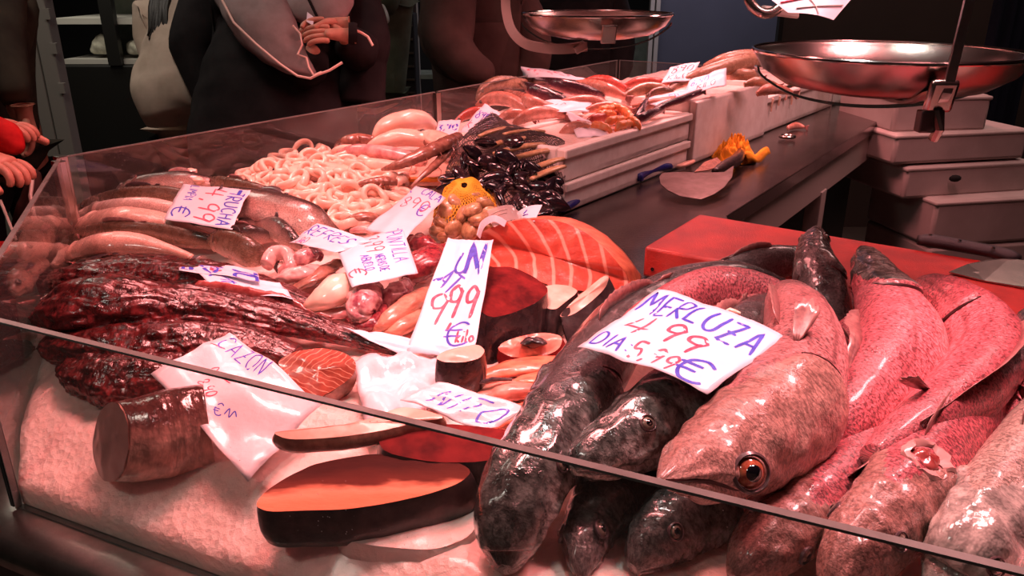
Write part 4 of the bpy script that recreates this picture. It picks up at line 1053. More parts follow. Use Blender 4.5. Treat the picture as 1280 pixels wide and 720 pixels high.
hake('c', 'dark hake low behind the glass with a bright wet highlight, second from the left',
  [(728,724,.945,8),(728,700,.95,26),(735,665,.955,40),(760,620,.965,46),(800,570,.975,46),(850,520,.985,42)],
  imgdir(-.4, .5, .8), 'hake_dark', hl=.34, ns=90, nt=44, eyes=(1, -1), er=.008, fins=False, seed=8, tail=False, rough=.06)
hake('d', 'dark hake low behind the glass with half-open mouth, below the snout of the big-eyed hake',
  [(792,712,.95,10),(806,692,.955,34),(835,662,.965,48),(880,628,.975,52),(930,590,.98,50),(985,545,.98,44)],
  imgdir(-.5, .7, .5), 'hake_dark', hl=.36, ns=90, nt=44, er=.0075, fins=False, seed=9, tail=False, rough=.06)
hake('e', 'pink hake with dark eye behind the glass, lying just right of the big-eyed hake',
  [(915,722,.985,10),(932,706,.99,34),(960,680,.995,52),(1000,645,1.0,58),(1045,600,1.01,56),(1085,550,1.02,52),(1120,505,1.03,46),(1150,468,1.035,36)],
  imgdir(.35, .75, .6), 'hake_red', hl=.30, ns=120, nt=56, eyes=(-1, 1), er=.0075, dorsal=(.42, .8), seed=11, tail=False)
hake('f', 'pink hake with a torn round gill patch above the glass edge, right of centre',
  [(1040,745,1.0,20),(1055,715,1.01,44),(1080,680,1.02,58),(1115,640,1.03,64),(1155,590,1.04,60),(1190,545,1.045,54),(1222,510,1.045,42),(1240,492,1.035,22)],
  imgdir(-.45, .6, .65), 'hake_red', hl=.34, ns=130, nt=56, eyes=(1, -1), er=.0075, dorsal=(.42, .9), seed=13, tail=False)
hake('g', 'pale beige hake at the right end of the heap, silvery gill plate at the glass',
  [(1180,762,1.0,30),(1195,725,1.01,50),(1215,690,1.03,62),(1245,645,1.04,68),(1280,595,1.05,64),(1312,545,1.05,56),(1340,500,1.05,40)],
  imgdir(-.6, .55, .55), 'hake_pale', hl=.3, ns=120, nt=56, eyes=(1,), er=.0075, dorsal=(.5, .9), seed=15, tail=False, pect=(.5, .9))
hake('h', 'pink hake passing off the right edge of the heap behind the pale one',
  [(1235,600,1.0,40),(1268,550,1.02,50),(1295,505,1.03,50),(1320,450,1.04,40),(1345,410,1.04,20)],
  imgdir(-.6, .55, .55), 'hake_red', hl=.1, ns=60, nt=36, eyes=(), seed=16, tail=False)
hake('h2', 'dark-headed hake at the far right edge above the pink ones',
  [(1284,392,1.10,8),(1292,410,1.10,24),(1310,445,1.09,36),(1335,490,1.07,40)],
  imgdir(-.6, .5, .6), 'hake_dark', hl=.5, ns=60, nt=36, eyes=(-1,), er=.008, fins=False, seed=17, tail=False)
hake('i', 'silver-headed hake arching up beside the cutting board, head pointing up and left',
  [(1080,312,1.115,7),(1086,326,1.115,20),(1096,348,1.11,31),(1112,380,1.10,43),(1126,415,1.09,53),(1122,450,1.08,56),(1096,490,1.065,50),(1062,530,1.05,42),(1030,570,1.03,30)],
  imgdir(-.8, -.1, .5), 'hake_red', hl=.34, ns=140, nt=60, eyes=(1,), er=.008, headmat='silver_head', dorsal=(.45, .9), seed=19, tail=False)
hake('j', 'pink hake bent like a hook below the knife, tail fin pointing lower left',
  [(1150,352,1.09,8),(1165,362,1.09,22),(1190,382,1.09,36),(1220,412,1.085,46),(1232,448,1.08,52),(1205,490,1.075,54),(1160,525,1.07,46),(1120,552,1.065,34),(1090,572,1.06,20)],
  imgdir(.6, .75, .5), 'hake_red', hl=.26, ns=140, nt=60, eyes=(), headmat='hake_red', dorsal=(.4, .9), seed=21, tail=True, tl=.05, tw=.025, taildir=imgdir(-.8, -.6, .2))
hake('k', 'dark grey hake head pointing straight up against the red board',
  [(1022,288,1.125,7),(1020,300,1.12,17),(1018,318,1.11,27),(1022,342,1.095,34),(1030,372,1.07,38),(1036,405,1.04,38),(1040,440,1.01,34)],
  imgdir(-.5, .3, .9), 'hake_dark', hl=.5, ns=120, nt=60, eyes=(1, -1), er=.007, fins=False, seed=23, tail=False, rough=.06)
hake('l', 'dark hake lying crosswise at the back of the heap against the board',
  [(1010,322,1.06,12),(985,326,1.06,20),(950,330,1.06,23),(915,338,1.055,20),(885,346,1.05,14)],
  imgdir(0, .8, .4), 'hake_dark', hl=.2, ns=60, nt=36, eyes=(), seed=25, tail=False)
hake('m', 'pink-backed hake curving behind the top edge of the large price sheet',
  [(1000,392,1.07,18),(965,378,1.075,30),(925,370,1.08,36),(885,370,1.08,38),(845,385,1.075,36),(805,410,1.065,34),(770,445,1.05,30)],
  imgdir(.1, .9, .4), 'hake_red', hl=.1, ns=90, nt=44, eyes=(), seed=27, tail=False, fins=False)
hake('n', 'hake body filling the middle of the heap below the arched one',
  [(960,650,1.0,40),(1010,590,1.01,50),(1050,530,1.02,52),(1085,470,1.03,44),(1060,420,1.02,38),(1050,380,1.0,30)],
  imgdir(-.6, .6, .5), 'hake_red', hl=.1, ns=70, nt=36, eyes=(), seed=29, tail=False, dorsal=(.3,.8))
hake('o', 'brown flank of a hake between the price sheet and the big-eyed hake',
  [(830,520,1.03,26),(880,470,1.045,36),(925,425,1.055,40),(960,390,1.055,34),(985,372,1.04,20)],
  imgdir(-.6, .6, .5), 'hake', hl=.1, ns=70, nt=36, eyes=(), seed=31, tail=False, fins=False)
# torn gill patch on f
sw = HK['f'][1]; p, n, tn = sw.surf(.40, 1.0)
p = sw.surf(.36, .35)[0]; n = sw.surf(.36, .35)[1]
m = MB(); m.lathe(p-n*.004, [(.012, .004), (.0175, .0075), (.022, .007), (.025, .002)], 30, axis=n)
vs = [q-n*.002+V((.007*noise.noise(q*90), .007*noise.noise(q*85+V((3, 3, 3))), .005*noise.noise(q*120))) for q in m.v]; m.v = vs
m.build('torn_gill_rim', MAT['white_bit'], HK['f'][0])
m = MB(); m.ball(p-n*.004, .014, .014, .007, 20, axes=(tn, n.cross(tn), n)); m.v = [q+n*(.004*noise.noise(q*130)) for q in m.v]; m.build('gill', MAT['gill_flesh'], HK['f'][0])
# dark fins poking out of the heap between e and j
for key, s_, th, L, W, mt in (('e', .62, .3, .05, .014, 'fin_dark'), ('j', .55, 5.2, .045, .014, 'fin'), ('n', .5, .7, .05, .014, 'fin'), ('j', .80, .9, .04, .012, 'fin')):
    sw = HK[key][1]; p, n, tn = sw.surf(s_, th); leaf(HK[key][0], 'pectoral_fin', p-n*.001, (tn*.8+n*.45).normalized(), (n.cross(tn)+n*.2).normalized(), L, W, mt)
# small white parasite on the fish
m = MB(); a = P(908, 389, 1.112); m.tube([a, a+V((.004, .001, .001)), a+V((.010, -.003, .000)), a+V((.016, -.006, -.001))], [.0022, .0034, .0036, .002], 10)
tag(m.build('white_scrap', MAT['squid_white']), 'tiny white scrap of fish lying above the top edge of the large price sheet', 'scrap')

paper('price_sheet', 'large white price sheet reading MERLUZA 4,99 and DIA 5,99 €, draped over the hakes', [(822,362,1.128),(984,423,1.135),(884,492,1.118),(722,436,1.105)],
  [('MERLUZA', .03, .36, .28, 'ink_blue', 1.02, 2, .10), ('4', .13, .72, .30, 'ink_red', 1.25, 0, .09), ('99', .42, .70, .26, 'ink_red', 1.1, 4, .12), ('DIA:', .05, .93, .17, 'ink_blue', 1, 3, .13), ('5,99', .36, .945, .18, 'ink_red', 1.0, 2, .13), ('€', .70, .97, .27, 'ink_blue', 1.3, 0, .11)],
  bulge=.012, crumple=.003, mat='paper', seed=3)

# =================== TUNA AND BONITO ===================
GT = 'tuna pieces'
slab('tuna_loin', 'large red tuna loin with pale curved growth lines standing on edge beside the cutting board', 'tuna piece',
  [(590,296,.04),(612,285,.075),(640,276,.095),(672,273,.105),(704,277,.105),(735,292,.09),(760,314,.065),(778,336,.04),(787,350,.015),(786,360,.006),(765,364,.004),(735,364,.006),(700,362,.01),(668,349,.02),(640,338,.025),(608,332,.02),(592,318,.02)],
  V((.03, .055, -.012)), 'tuna_face', 'salmon_flesh', uvc=(-.12, .15), uvy=.5, wob=.003)
slab('tuna_block', 'big dark red tuna block with black skin below the striped loin', 'tuna piece',
  [(588,348,.085),(606,334,.088),(640,333,.088),(668,346,.08),(688,362,.075),(672,378,.07),(640,392,.065),(612,398,.07),(590,380,.08)],
  V((-.005, -.02, -.095)), 'dark_flesh', 'tuna_skin', wob=.003)
slab('bonito_chunk', 'black-skinned bonito chunk with orange cut top beside the red tuna block', 'bonito piece',
  [(656,377,.05),(668,363,.06),(690,355,.065),(712,357,.065),(724,364,.06),(706,378,.055),(694,388,.05),(672,382,.05)],
  V((-.004, -.018, -.05)), 'pale_flesh', 'black_skin')
slab('bonito_wedge', 'black-skinned bonito wedge leaning with a long narrow pale cut edge, left of the hake heap', 'bonito piece',
  [(697,397,.045),(712,380,.06),(735,360,.07),(755,344,.085),(762,346,.085),(757,360,.07),(738,378,.06),(716,394,.045)],
  V((.022, -.030, -.058)), 'pale_flesh', 'black_skin')
slab('bonito_piece', 'small orange and dark bonito piece lying in front of the black-skinned chunks', 'bonito piece',
  [(621,437,.03),(628,428,.035),(650,420,.04),(680,415,.04),(704,420,.04),(700,436,.03),(680,446,.02),(655,447,.02),(636,446,.02)],
  V((.004, -.006, -.03)), 'bonito_flesh', 'dark_flesh', wob=.010)
m = MB(); a = S(668, 428, .042); m.ball(a, .019, .010, .007, 22); m.v = [q+V((.004*noise.noise(q*120), .004*noise.noise(q*110), .003*noise.noise(q*130))) for q in m.v]; tag(m.build('dark_entrail', MAT['black_skin']), 'dark hollow entrail on the small orange bonito piece', 'offal')
for lab, sp, mt in (
  ('long salmon-coloured fillet with a grey stripe, between the tuna block and the hakes', [(582,482,.0,3),(612,468,.0,12),(650,460,.0,18),(690,456,.0,19),(722,452,.0,14)], 'salmon_flesh'),
  ('flat salmon-coloured fillet below the grey-striped one', [(578,498,-.005,5),(615,490,-.005,16),(655,486,0,20),(695,484,0,16)], 'bonito_flesh'),
  ('short reddish fillet piece with torn end next to the left hake', [(636,482,.012,4),(656,476,.014,11),(690,472,.014,13),(712,470,.01,8)], 'salmon_flesh'),
  ('thin salmon strip peeping out beyond the bonito wedge', [(742,404,.0,5),(768,390,.0,10),(800,372,.0,12),(820,362,.0,8)], 'salmon_flesh'),
  ('orange fillet end showing between the price sheet for bonito and the left hake', [(604,535,.005,10),(640,520,.005,18),(672,508,.005,16)], 'salmon_flesh')):
    chunk('fish_fillet', lab, 'fillet', sp, (0, 0, 1), mt, 'salmon-coloured fillets', ra=.5, rb=1, rough=.25, ns=40, nt=26, seed=len(lab))
m = MB(); a = S(640, 477, .028); b = S(590, 481, .02); m.tube([b, (a+b)/2+V((0, 0, .006)), a+V((.0, 0, .003))], [.0015, .0035, .002], 8); tag(m.build('skin_strip', MAT['fin_dark']), 'dark skin strip on the long salmon-coloured fillet', 'fish skin')
# upright dark cylinder chunk
slab('bonito_cylinder', 'upright round dark-skinned fish chunk under the corner of the 9,99 price sheet', 'bonito piece',
  [(544,448,.062),(552,440,.065),(575,434,.068),(598,430,.068),(607,438,.066),(600,448,.062),(580,453,.06),(556,453,.06)],
  V((.0, .002, -.06)), 'pale_flesh', 'tuna_skin')
# steaks near the front glass
slab('bonito_steak', 'big dark-skinned bonito steak with orange cut face lying behind the front glass', 'bonito piece',
  [(318,632,.985),(330,615,.987),(362,594,.99),(400,578,.993),(450,569,.997),(510,566,1.0),(560,572,1.0),(592,588,.998),(575,604,.995),(535,618,.992),(480,630,.988),(430,637,.986),(380,638,.985),(335,640,.984)],
  V((.006, .0, -.046)), 'steak_face', 'black_skin', wob=.002, uvang=-.12)
slab('bonito_steak', 'dark bonito steak half hidden under the price sheet, behind the big one at the glass', 'bonito piece',
  [(470,545,1.01),(500,532,1.012),(560,530,1.012),(620,535,1.01),(665,545,1.008),(650,566,1.004),(600,578,1.0),(540,578,1.0),(480,566,1.004)],
  V((.004, -.004, -.05)), 'dark_flesh', 'black_skin')
# white foam ledge below the steaks
slab('ice_slab', 'smooth white slab of ice at the glass under the big bonito steak', 'ice slab',
  [(420,655,.950),(480,640,.952),(560,622,.955),(600,640,.952),(590,670,.95),(545,688,.948),(480,684,.946),(430,676,.946)],
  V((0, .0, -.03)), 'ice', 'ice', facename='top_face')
# pale slab
slab('fish_slab', 'long grey-brown fish slab lying between the CAZON sheet and the front glass', 'fish slab',
  [(338,540,1.018),(372,538,1.02),(420,533,1.022),(462,524,1.024),(500,508,1.028),(530,512,1.028),(560,522,1.026),(520,528,1.022),(480,538,1.02),(420,547,1.016),(360,550,1.014)],
  V((0, 0, -.018)), 'pale_flesh', 'shell_brown')
# cazon (dogfish) chunk
pts = [(138,556,1.0,50),(170,550,1.0,54),(215,540,1.0,56),(265,530,1.0,54)]
root = thing('dogfish_chunk', 'thick brown dogfish chunk with flat grey cut end, behind the left front glass', 'fish piece', S(190, 590, 0))
pts_, rad_ = spine([(140,553,.985,50),(175,549,.985,54),(215,541,.985,56),(262,532,.985,54)])
rad_[0] *= 1.0
swz = Sweep(pts_, rad_, imgdir(-.2, .9, .3), 1.0, .85, lambda x, th: .03*noise.noise(V((x*5, math.cos(th)*1.5, math.sin(th)*1.5)))+.012*noise.noise(V((x*20, math.cos(th)*6, math.sin(th)*6))), 60, 60)
fishmat('dogfish', (.11,.04,.035), (.78,.40,.32), (.88,.52,.44), .3, 60, .18, .6, blotch=.35, bs=.9)
ob = swz.build('body', MAT['dogfish'], root); c0, tn0, _, _, _ = swz.frame(0); tc = (V((0, 0, HC))-c0).normalized(); tc = (tc-tn0*tc.dot(tn0)).normalized(); ofs = wl(root)
def shear(p, x): return p+tn0*((p-c0).dot(tc)*.75*(1-x))
for i_, v_ in enumerate(ob.data.vertices): v_.co = shear(v_.co+ofs, (i_//60)/60)-ofs
vs = []; fs = []; c0, tn, d, w, r = swz.frame(0)
for k in range(9):
    for j in range(60):
        th = 2*PI*j/60; p = swz.surf(0, th)[0]; q = c0+(p-c0)*(1-k/8)-tn*(.002+.0025*(1-(1-k/8)**2)); vs.append(shear(q, 0)+tn*.0015*noise.noise(q*70))
for k in range(8):
    for j in range(60): fs.append((k*60+j, k*60+(j+1) % 60, (k+1)*60+(j+1) % 60, (k+1)*60+j))
M('grey_flesh', (.38,.22,.19), (.28,.15,.13), 30, .35, bump=.3, bs=90, coat=.3)
mkobj('cut_face', vs, fs, MAT['grey_flesh'], root, True)
# chevron shark piece
slab('shark_fillet', 'brown shark fillet with pale chevron lines at the right edge of the CAZON sheet', 'fish piece',
  [(345,452,.045),(365,440,.055),(400,434,.058),(430,440,.055),(446,452,.05),(442,470,.035),(420,486,.02),(398,498,.012),(378,492,.014),(360,472,.03)],
  V((-.006, .012, -.03)), 'chevron', 'shell_brown', uvang=-.15, uvs_=1.0)

# =================== MONKFISH ===================
def mdisp(seed, a=.22):
    def f(x, th):
        c, s = math.cos(th), math.sin(th)
        return a*noise.noise(V((x*8+seed, c*1.4, s*1.4)))+a*.9*abs(noise.noise(V((x*17+seed, c*2.8, s*2.8))))+a*.28*abs(noise.noise(V((x*46+seed, c*6, s*6))))+a*.12*noise.noise(V((x*90, c*9, s*9)))
    return f
GM = 'skinned monkfish heaped at the left corner'
for i, (lab, sp, ra) in enumerate((
  ('dark red monkfish at the back of its heap, below the trout', [(72,352,.01,16),(100,346,.012,26),(150,342,.015,30),(200,340,.015,30),(260,345,.015,26),(320,358,.012,20),(370,372,.01,14),(400,384,.006,9)], .62),
  ('largest dark red monkfish with wide gaping head at the left and long tapering tail', [(66,392,.015,16),(84,388,.02,36),(120,382,.025,50),(170,384,.025,48),(230,386,.022,38),(300,392,.02,30),(360,402,.015,24),(420,416,.01,17),(470,430,.006,12),(508,442,.003,6)], .7),
  ('dark red monkfish at the front of its heap above the left glass edge', [(64,430,.0,14),(90,432,.005,30),(140,430,.008,38),(200,430,.01,36),(260,428,.012,32),(320,432,.01,26),(370,446,.006,16)], .7),
  ('dark glossy monkfish liver lobe hanging onto the ice behind the left glass', [(86,452,-.005,14),(110,466,-.005,30),(150,474,-.005,38),(200,470,0,34),(240,458,0,22)], .8))):
    pts, rad = spine(sp)
    root = thing('monkfish', lab, 'fish', pts[len(pts)//2]-V((0, 0, .03)), GM)
    sw = Sweep(pts, rad, (0, 0, 1), ra, 1.0, mdisp(i*5+1), 300, 100); sw.build('body', MAT['monk'], root)
    if i == 1:
        for s_, th in ((.20, .5), (.19, 5.5)): eye(root, sw, s_, th, .008, 'eye_silver')
        ridge(root, 'dorsal_fin', sw, .5, .8, 5.6, .012, .6, 'gill_flesh')
    if i < 3:
        for k in range(3):
            s_ = .03+.05*k; th = 4.2+k*.6; p, n, tn = sw.surf(s_, th, .0); leaf(root, 'gill_flap', p, (n*.4-tn*.6+V((0, 0, .2))).normalized(), n.cross(tn).normalized(), .035, .016, 'gill_flesh', curl=.4)
for lab, px, py, w_ in (('pink flesh strip on the top of the largest monkfish', 245, 374, .03), ('pink gill piece sticking out of the far left monkfish mouth', 66, 376, .016), ('pink flesh scrap at the left end of the front monkfish', 52, 405, .012)):
    p = S(px, py, .055); m = MB(); m.ball(p, w_, w_*.4, .006, 20); m.v = [q+V((0, 0, .004*noise.noise(q*90))) for q in m.v]; tag(m.build('flesh_scrap', MAT['gill_flesh']), lab, 'scrap')

# =================== TROUT ===================
GTR = 'trout laid in the left corner'
TR = [
 ('dark trout with black snout lying behind the TRUCHA sheet', [(148,236,.02,5),(165,234,.02,9),(195,230,.02,12),(235,228,.02,12),(275,232,.015,9),(305,238,.01,5)], 'trout', 1, (0, .9, -.3)),
 ('brown trout lying behind the others at the left corner post', [(96,262,.005,6),(125,255,.01,10),(165,248,.015,12),(210,247,.02,12),(260,252,.02,9),(300,262,.01,5)], 'trout_brown', 1, (0, .9, .3)),
 ('silvery trout, third from the back in the left row', [(84,282,.005,7),(115,270,.01,12),(155,264,.015,14),(205,266,.02,13),(255,276,.015,9),(290,290,.01,5)], 'trout', 1, (0, -.9, .2)),
 ('pale-bellied trout bulging in the middle of the left row', [(76,296,.0,8),(105,284,.008,15),(150,276,.014,18),(200,280,.014,15),(250,292,.01,9),(280,302,.005,5)], 'trout_pale', 1, (0, -.5, .6)),
 ('long brown-backed trout reaching from the left glass to the dark-headed one', [(72,316,.0,6),(95,302,.006,11),(140,292,.014,13),(190,292,.018,12),(240,299,.016,10),(285,308,.012,8),(310,315,.006,5)], 'trout_brown', 1, (0, .8, .5)),
 ('pale curved trout belly-up in front of the left row', [(66,334,.0,7),(90,318,.006,12),(125,306,.012,14),(165,304,.014,13),(210,312,.012,10),(240,322,.006,6)], 'trout_pale', 1, (0, -.6, .5)),
 ('thin dark trout tucked between the pale curved one and the monkfish', [(122,324,.0,4),(150,318,.0,8),(185,316,.0,8),(225,320,.0,5)], 'trout', 1, (0, .8, .5)),
 ('dark-headed brown trout between the TRUCHA sheet and the torn monkfish label', [(262,300,.03,7),(274,302,.03,12),(295,308,.03,16),(315,318,.026,15),(332,326,.02,9),(340,330,.018,5)], 'trout_brown', 1, (.2, .9, .4)),
 ('small trout lying below the right corner of the TRUCHA sheet', [(274,292,.03,6),(290,292,.035,10),(315,294,.035,11),(338,297,.03,8),(352,300,.025,5)], 'trout', 1, (0, .8, .5)),
 ('large silver trout with dark fin right of the TRUCHA sheet', [(256,246,.03,8),(285,250,.035,15),(325,258,.035,19),(365,268,.035,20),(395,278,.03,17),(418,290,.022,10),(430,300,.02,5)], 'trout', 1, (.1, .85, -.55)),
 ('slim dark trout running behind the large silver one', [(258,226,.02,4),(275,230,.025,8),(310,238,.025,10),(350,246,.025,9),(385,256,.02,5)], 'trout_brown', 1, (.1, .9, .3)),
 ('dark trout with spread tail in front of the large silver trout', [(378,310,.03,5),(362,298,.035,10),(345,286,.035,12),(325,280,.03,12),(300,280,.028,10)], 'trout', -1, (.5, .7, .3)),
 ('trout lying low against the left glass pane', [(30,330,.0,8),(38,312,.003,14),(50,296,.005,16),(62,282,.005,13),(74,270,.003,7)], 'trout_pale', 1, (-.3, .6, .6)),
 ('pale trout bent against the left glass pane beside the monkfish', [(18,368,.0,8),(26,350,.003,14),(40,336,.005,15),(56,328,.005,10)], 'trout_pale', 1, (-.3, .6, .6)),
]
for i, (lab, sp, mt, sd, dv) in enumerate(TR):
    sp = [(a, b, c, h*(1.25 if 0 < k < len(sp)-2 else .8)) for k, (a, b, c, h) in enumerate(sp)]
    fish('trout', lab, 'fish', sp, imgdir(*dv), mt, GTR, hl=.2, ns=60, nt=30, eyes=(1, -1), er=.0046, seed=i*3, ra=1, rb=.62, pect=(.25, 1.2), tl=.022, tw=.013, dorsal=(.45, .62), finmat='fin_dark' if i % 2 else 'fin')

# =================== SQUID, OCTOPUS (centre) ===================
SQ = [
 ('squid_piece','pale curled squid tube with a dark opening beside the torn monkfish label','squid_pink',[(333,332,.02,10),(342,318,.03,11),(358,318,.03,11),(364,332,.03,10),(352,342,.02,8)],1,.8,.12),
 ('squid_piece','glossy pink squid head below the curled tube','squid_pink',[(345,352,.01,9),(362,344,.02,13),(382,342,.02,13),(396,336,.02,8)],.7,1,.3),
 ('squid_piece','purple knob of squid arm under the RE sheet','squid_purple',[(368,330,.03,7),(378,322,.038,11),(392,318,.035,10),(402,322,.03,6)],.9,1,.15),
 ('squid_piece','long brown-grey squid fin strip running to the white text sheet','shell_brown',[(362,364,.01,8),(385,352,.018,11),(405,340,.02,12),(425,328,.02,10)],.5,1,.2),
 ('squid_piece','large smooth white cuttlefish body in the centre','squid_white',[(378,390,.0,7),(396,378,.01,18),(415,366,.018,25),(432,358,.018,24),(440,350,.012,14)],.7,1,.14),
 ('squid_piece','flat pink squid skin below the white cuttlefish body','squid_pink',[(372,398,.0,6),(400,394,.002,12),(430,390,.002,13),(452,386,0,8)],.5,1,.3),
 ('octopus_piece','round purple octopus head in front of the white text sheet','squid_purple',[(456,402,.005,10),(452,388,.015,19),(458,374,.02,20),(466,362,.02,13)],.9,1,.30),
 ('octopus_piece','dark octopus arm curling round the purple head','octopus',[(436,398,.0,6),(450,406,.004,9),(468,404,.006,10),(476,390,.01,9),(474,374,.012,8)],.9,1,.3),
 ('octopus_piece','mottled purple tentacle under the lower edge of the white text sheet','squid_purple',[(478,384,.01,8),(488,372,.016,13),(500,362,.018,14),(512,352,.016,9)],.8,1,.35),
 ('octopus_piece','dark red octopus mass left of the ATUN sheet','octopus',[(506,350,.01,12),(520,338,.02,22),(538,326,.025,24),(555,318,.025,18),(566,312,.02,10)],.7,1,.35),
 ('octopus_piece','red berry-textured octopus flesh above the dark mass','octopus',[(516,300,.02,9),(528,306,.028,14),(542,312,.028,12),(552,318,.02,7)],.8,1,.5),
 ('squid_piece','orange-tan squid cone pointing under the ATUN sheet','squid_tan',[(468,414,.0,5),(482,404,.008,12),(502,388,.014,15),(520,374,.016,13),(534,364,.014,8)],.8,1,.12),
 ('squid_piece','short tan squid cone beneath the first one','squid_tan',[(478,418,-.004,6),(496,412,.0,12),(514,402,.004,13),(528,392,.004,9)],.8,1,.15),
 ('small_sole','small brown fish lying behind the RE sheet','shell_brown',[(430,276,.02,5),(445,272,.025,9),(462,271,.025,10),(478,276,.02,6)],.6,1,.12),
 ('small_sole','small pink fish at the top of the white text sheet','squid_pink',[(440,288,.02,5),(460,286,.025,9),(482,292,.025,10),(502,300,.02,7)],.6,1,.15),
 ('octopus_piece','dark brown octopus piece below the RE sheet','squid_purple',[(400,336,.01,7),(412,348,.012,10),(425,356,.01,9)],.7,1,.3),
]
for i, (nm, lab, mt, sp, ra, rb, rg) in enumerate(SQ):
    chunk(nm, lab, 'fish' if 'sole' in nm else nm.split('_')[0], sp, (0, 0, 1), mt, None, ra, rb, rg, 5, 40, 30, i)

# =================== SQUID RINGS ===================
GRi = 'squid rings piled in the middle of the counter'
def ring(nm, R, r, seed):
    m = MB(); N, T = 30, 12; vs = []; fs = []
    for i in range(N):
        a = 2*PI*i/N; RR = R*(1+.16*math.cos(2*a+seed)+.10*noise.noise(V((math.cos(a), math.sin(a), seed))))
        for j in range(T):
            b = 2*PI*j/T; q = RR+r*math.cos(b)*(1+.15*math.sin(a*2+seed)); vs.append(V((q*math.cos(a), q*math.sin(a), r*1.35*math.sin(b)+.002*math.sin(a*2+seed))))
    for i in range(N):
        for j in range(T): fs.append((i*T+j, ((i+1) % N)*T+j, ((i+1) % N)*T+(j+1) % T, i*T+(j+1) % T))
    return mkobj('squid_ring', vs, fs, MAT['squid_white'], None, True, origin=(0, 0, 0))
protos = [ring('r', .023, .0068, 1), ring('r', .026, .0074, 4), ring('r', .020, .0066, 8), ring('r', .016, .0074, 12)]
poly = [(296,222),(330,208),(352,192),(385,186),(420,184),(452,192),(482,206),(505,232),(508,252),(478,268),(436,282),(415,272),(385,252),(340,240),(300,236)]
def inpoly(x, y, pl):
    c = False
    for i in range(len(pl)):
        x1, y1 = pl[i]; x2, y2 = pl[i-1]
        if (y1 > y) != (y2 > y) and x < (x2-x1)*(y-y1)/(y2-y1)+x1: c = not c
    return c
rr = random.Random(5); placed = []
tries = 0
while len(placed) < 120 and tries < 6000:
    tries += 1
    x = rr.uniform(290, 512); y = rr.uniform(182, 284)
    if not inpoly(x, y, poly): continue
    if any(((x-a)/13.5)**2+((y-b)/6.6)**2 < 1 for a, b in placed): continue
    placed.append((x, y))
placed += [(468, 247), (327, 198)]
first = [True]*4
LR = 'white squid ring in the pile between the large silver trout and the squid tubes'
for i, (x, y) in enumerate(placed):
    k = rr.randrange(4); pr = protos[k]
    o = pr if first[k] else pr.copy()
    if not first[k]: col.objects.link(o)
    first[k] = False
    cen = math.exp(-((x-410)/80)**2-((y-232)/40)**2)
    o.location = S(x, y, .016+.024*cen+rr.uniform(0, .012)); o.rotation_euler = (rr.gauss(0, .33), rr.gauss(0, .33), rr.uniform(0, 6))
    tag(o, LR, 'squid ring', GRi)
    if i == len(placed)-2:
        o.location = S(x, y, .045); o.rotation_euler = (1.15, .1, .2); o.scale = (1.15,)*3; del o['group']; o['label'] = 'large squid ring standing upright at the right front of the ring pile'
    if i == len(placed)-1:
        o.location = S(x, y+10, .035); o.rotation_euler = (1.35, .0, .5); o.scale = (.8,)*3; del o['group']; o['label'] = 'single squid ring standing upright at the far left back edge of the ring pile'
# underlying heap of soft squid
for i, (sp, lab) in enumerate((
  ([(310,232,-.02,8),(350,220,-.02,20),(400,214,-.015,26),(450,224,-.02,22),(490,240,-.02,10)], 'soft white squid flesh under the back of the ring pile'),
  ([(350,246,-.02,8),(390,246,-.02,18),(430,256,-.018,20),(470,256,-.02,16),(500,250,-.02,8)], 'soft white squid flesh under the front of the ring pile'),
  ([(228,226,.03,5),(236,218,.04,8),(246,218,.04,7)], 'small white squid lump on the dark trout behind the TRUCHA sheet'),
  ([(240,230,.03,4),(248,226,.038,6),(254,230,.03,4)], 'tiny white squid bit beside the lump on the dark trout'))):
    chunk('squid_flesh', lab, 'squid', sp, (0, 0, 1), 'squid_white', None, .45 if i < 2 else .9, 1, .2, 5, 30, 26, i)

# squid tubes and brown fish at the back glass
BK = [
 ('squid_tube','white squid tube on top of the back pile by the glass post',[(468,172,.05,5),(480,160,.06,12),(500,152,.065,15),(525,150,.06,14),(542,158,.05,8)],'squid_white'),
 ('squid_tube','white squid tube with a dark hole at its end, in the back pile',[(458,186,.035,5),(475,178,.045,10),(500,172,.05,13),(522,174,.05,12),(534,180,.045,8)],'squid_white'),
 ('squid_tube','flat pinkish squid tube below the holed one',[(424,192,.02,5),(445,188,.03,9),(475,190,.035,10),(505,196,.03,10),(530,204,.02,7)],'squid_pink'),
 ('squid_tube','white squid tube half hidden under the small sheet at the back',[(520,172,.05,6),(540,172,.055,12),(556,180,.05,13),(566,192,.04,8)],'squid_white'),
 ('squid_tube','white squid tube low behind the ring pile',[(440,204,.01,6),(465,206,.02,10),(495,210,.022,10),(520,214,.015,7)],'squid_white'),
 ('brown_fish','brown fish lying against the back glass left of the squid tubes',[(420,184,.02,4),(432,177,.03,8),(450,174,.032,9),(468,176,.03,7)],'shell_brown')]
for i, (nm, lab, sp, mt) in enumerate(BK):
    chunk(nm, lab, 'squid' if 'squid' in nm else 'fish', sp, (0, 0, 1), mt, None, .85, 1, .1, 4, 34, 26, i+40)
m = MB(); a = S(533, 178, .066); m.ball(a, .008, .006, .011, 14); tag(m.build('squid_hole', MAT['shell_brown']), 'dark round opening at the end of the front squid tube at the back', 'squid opening')
m = MB()
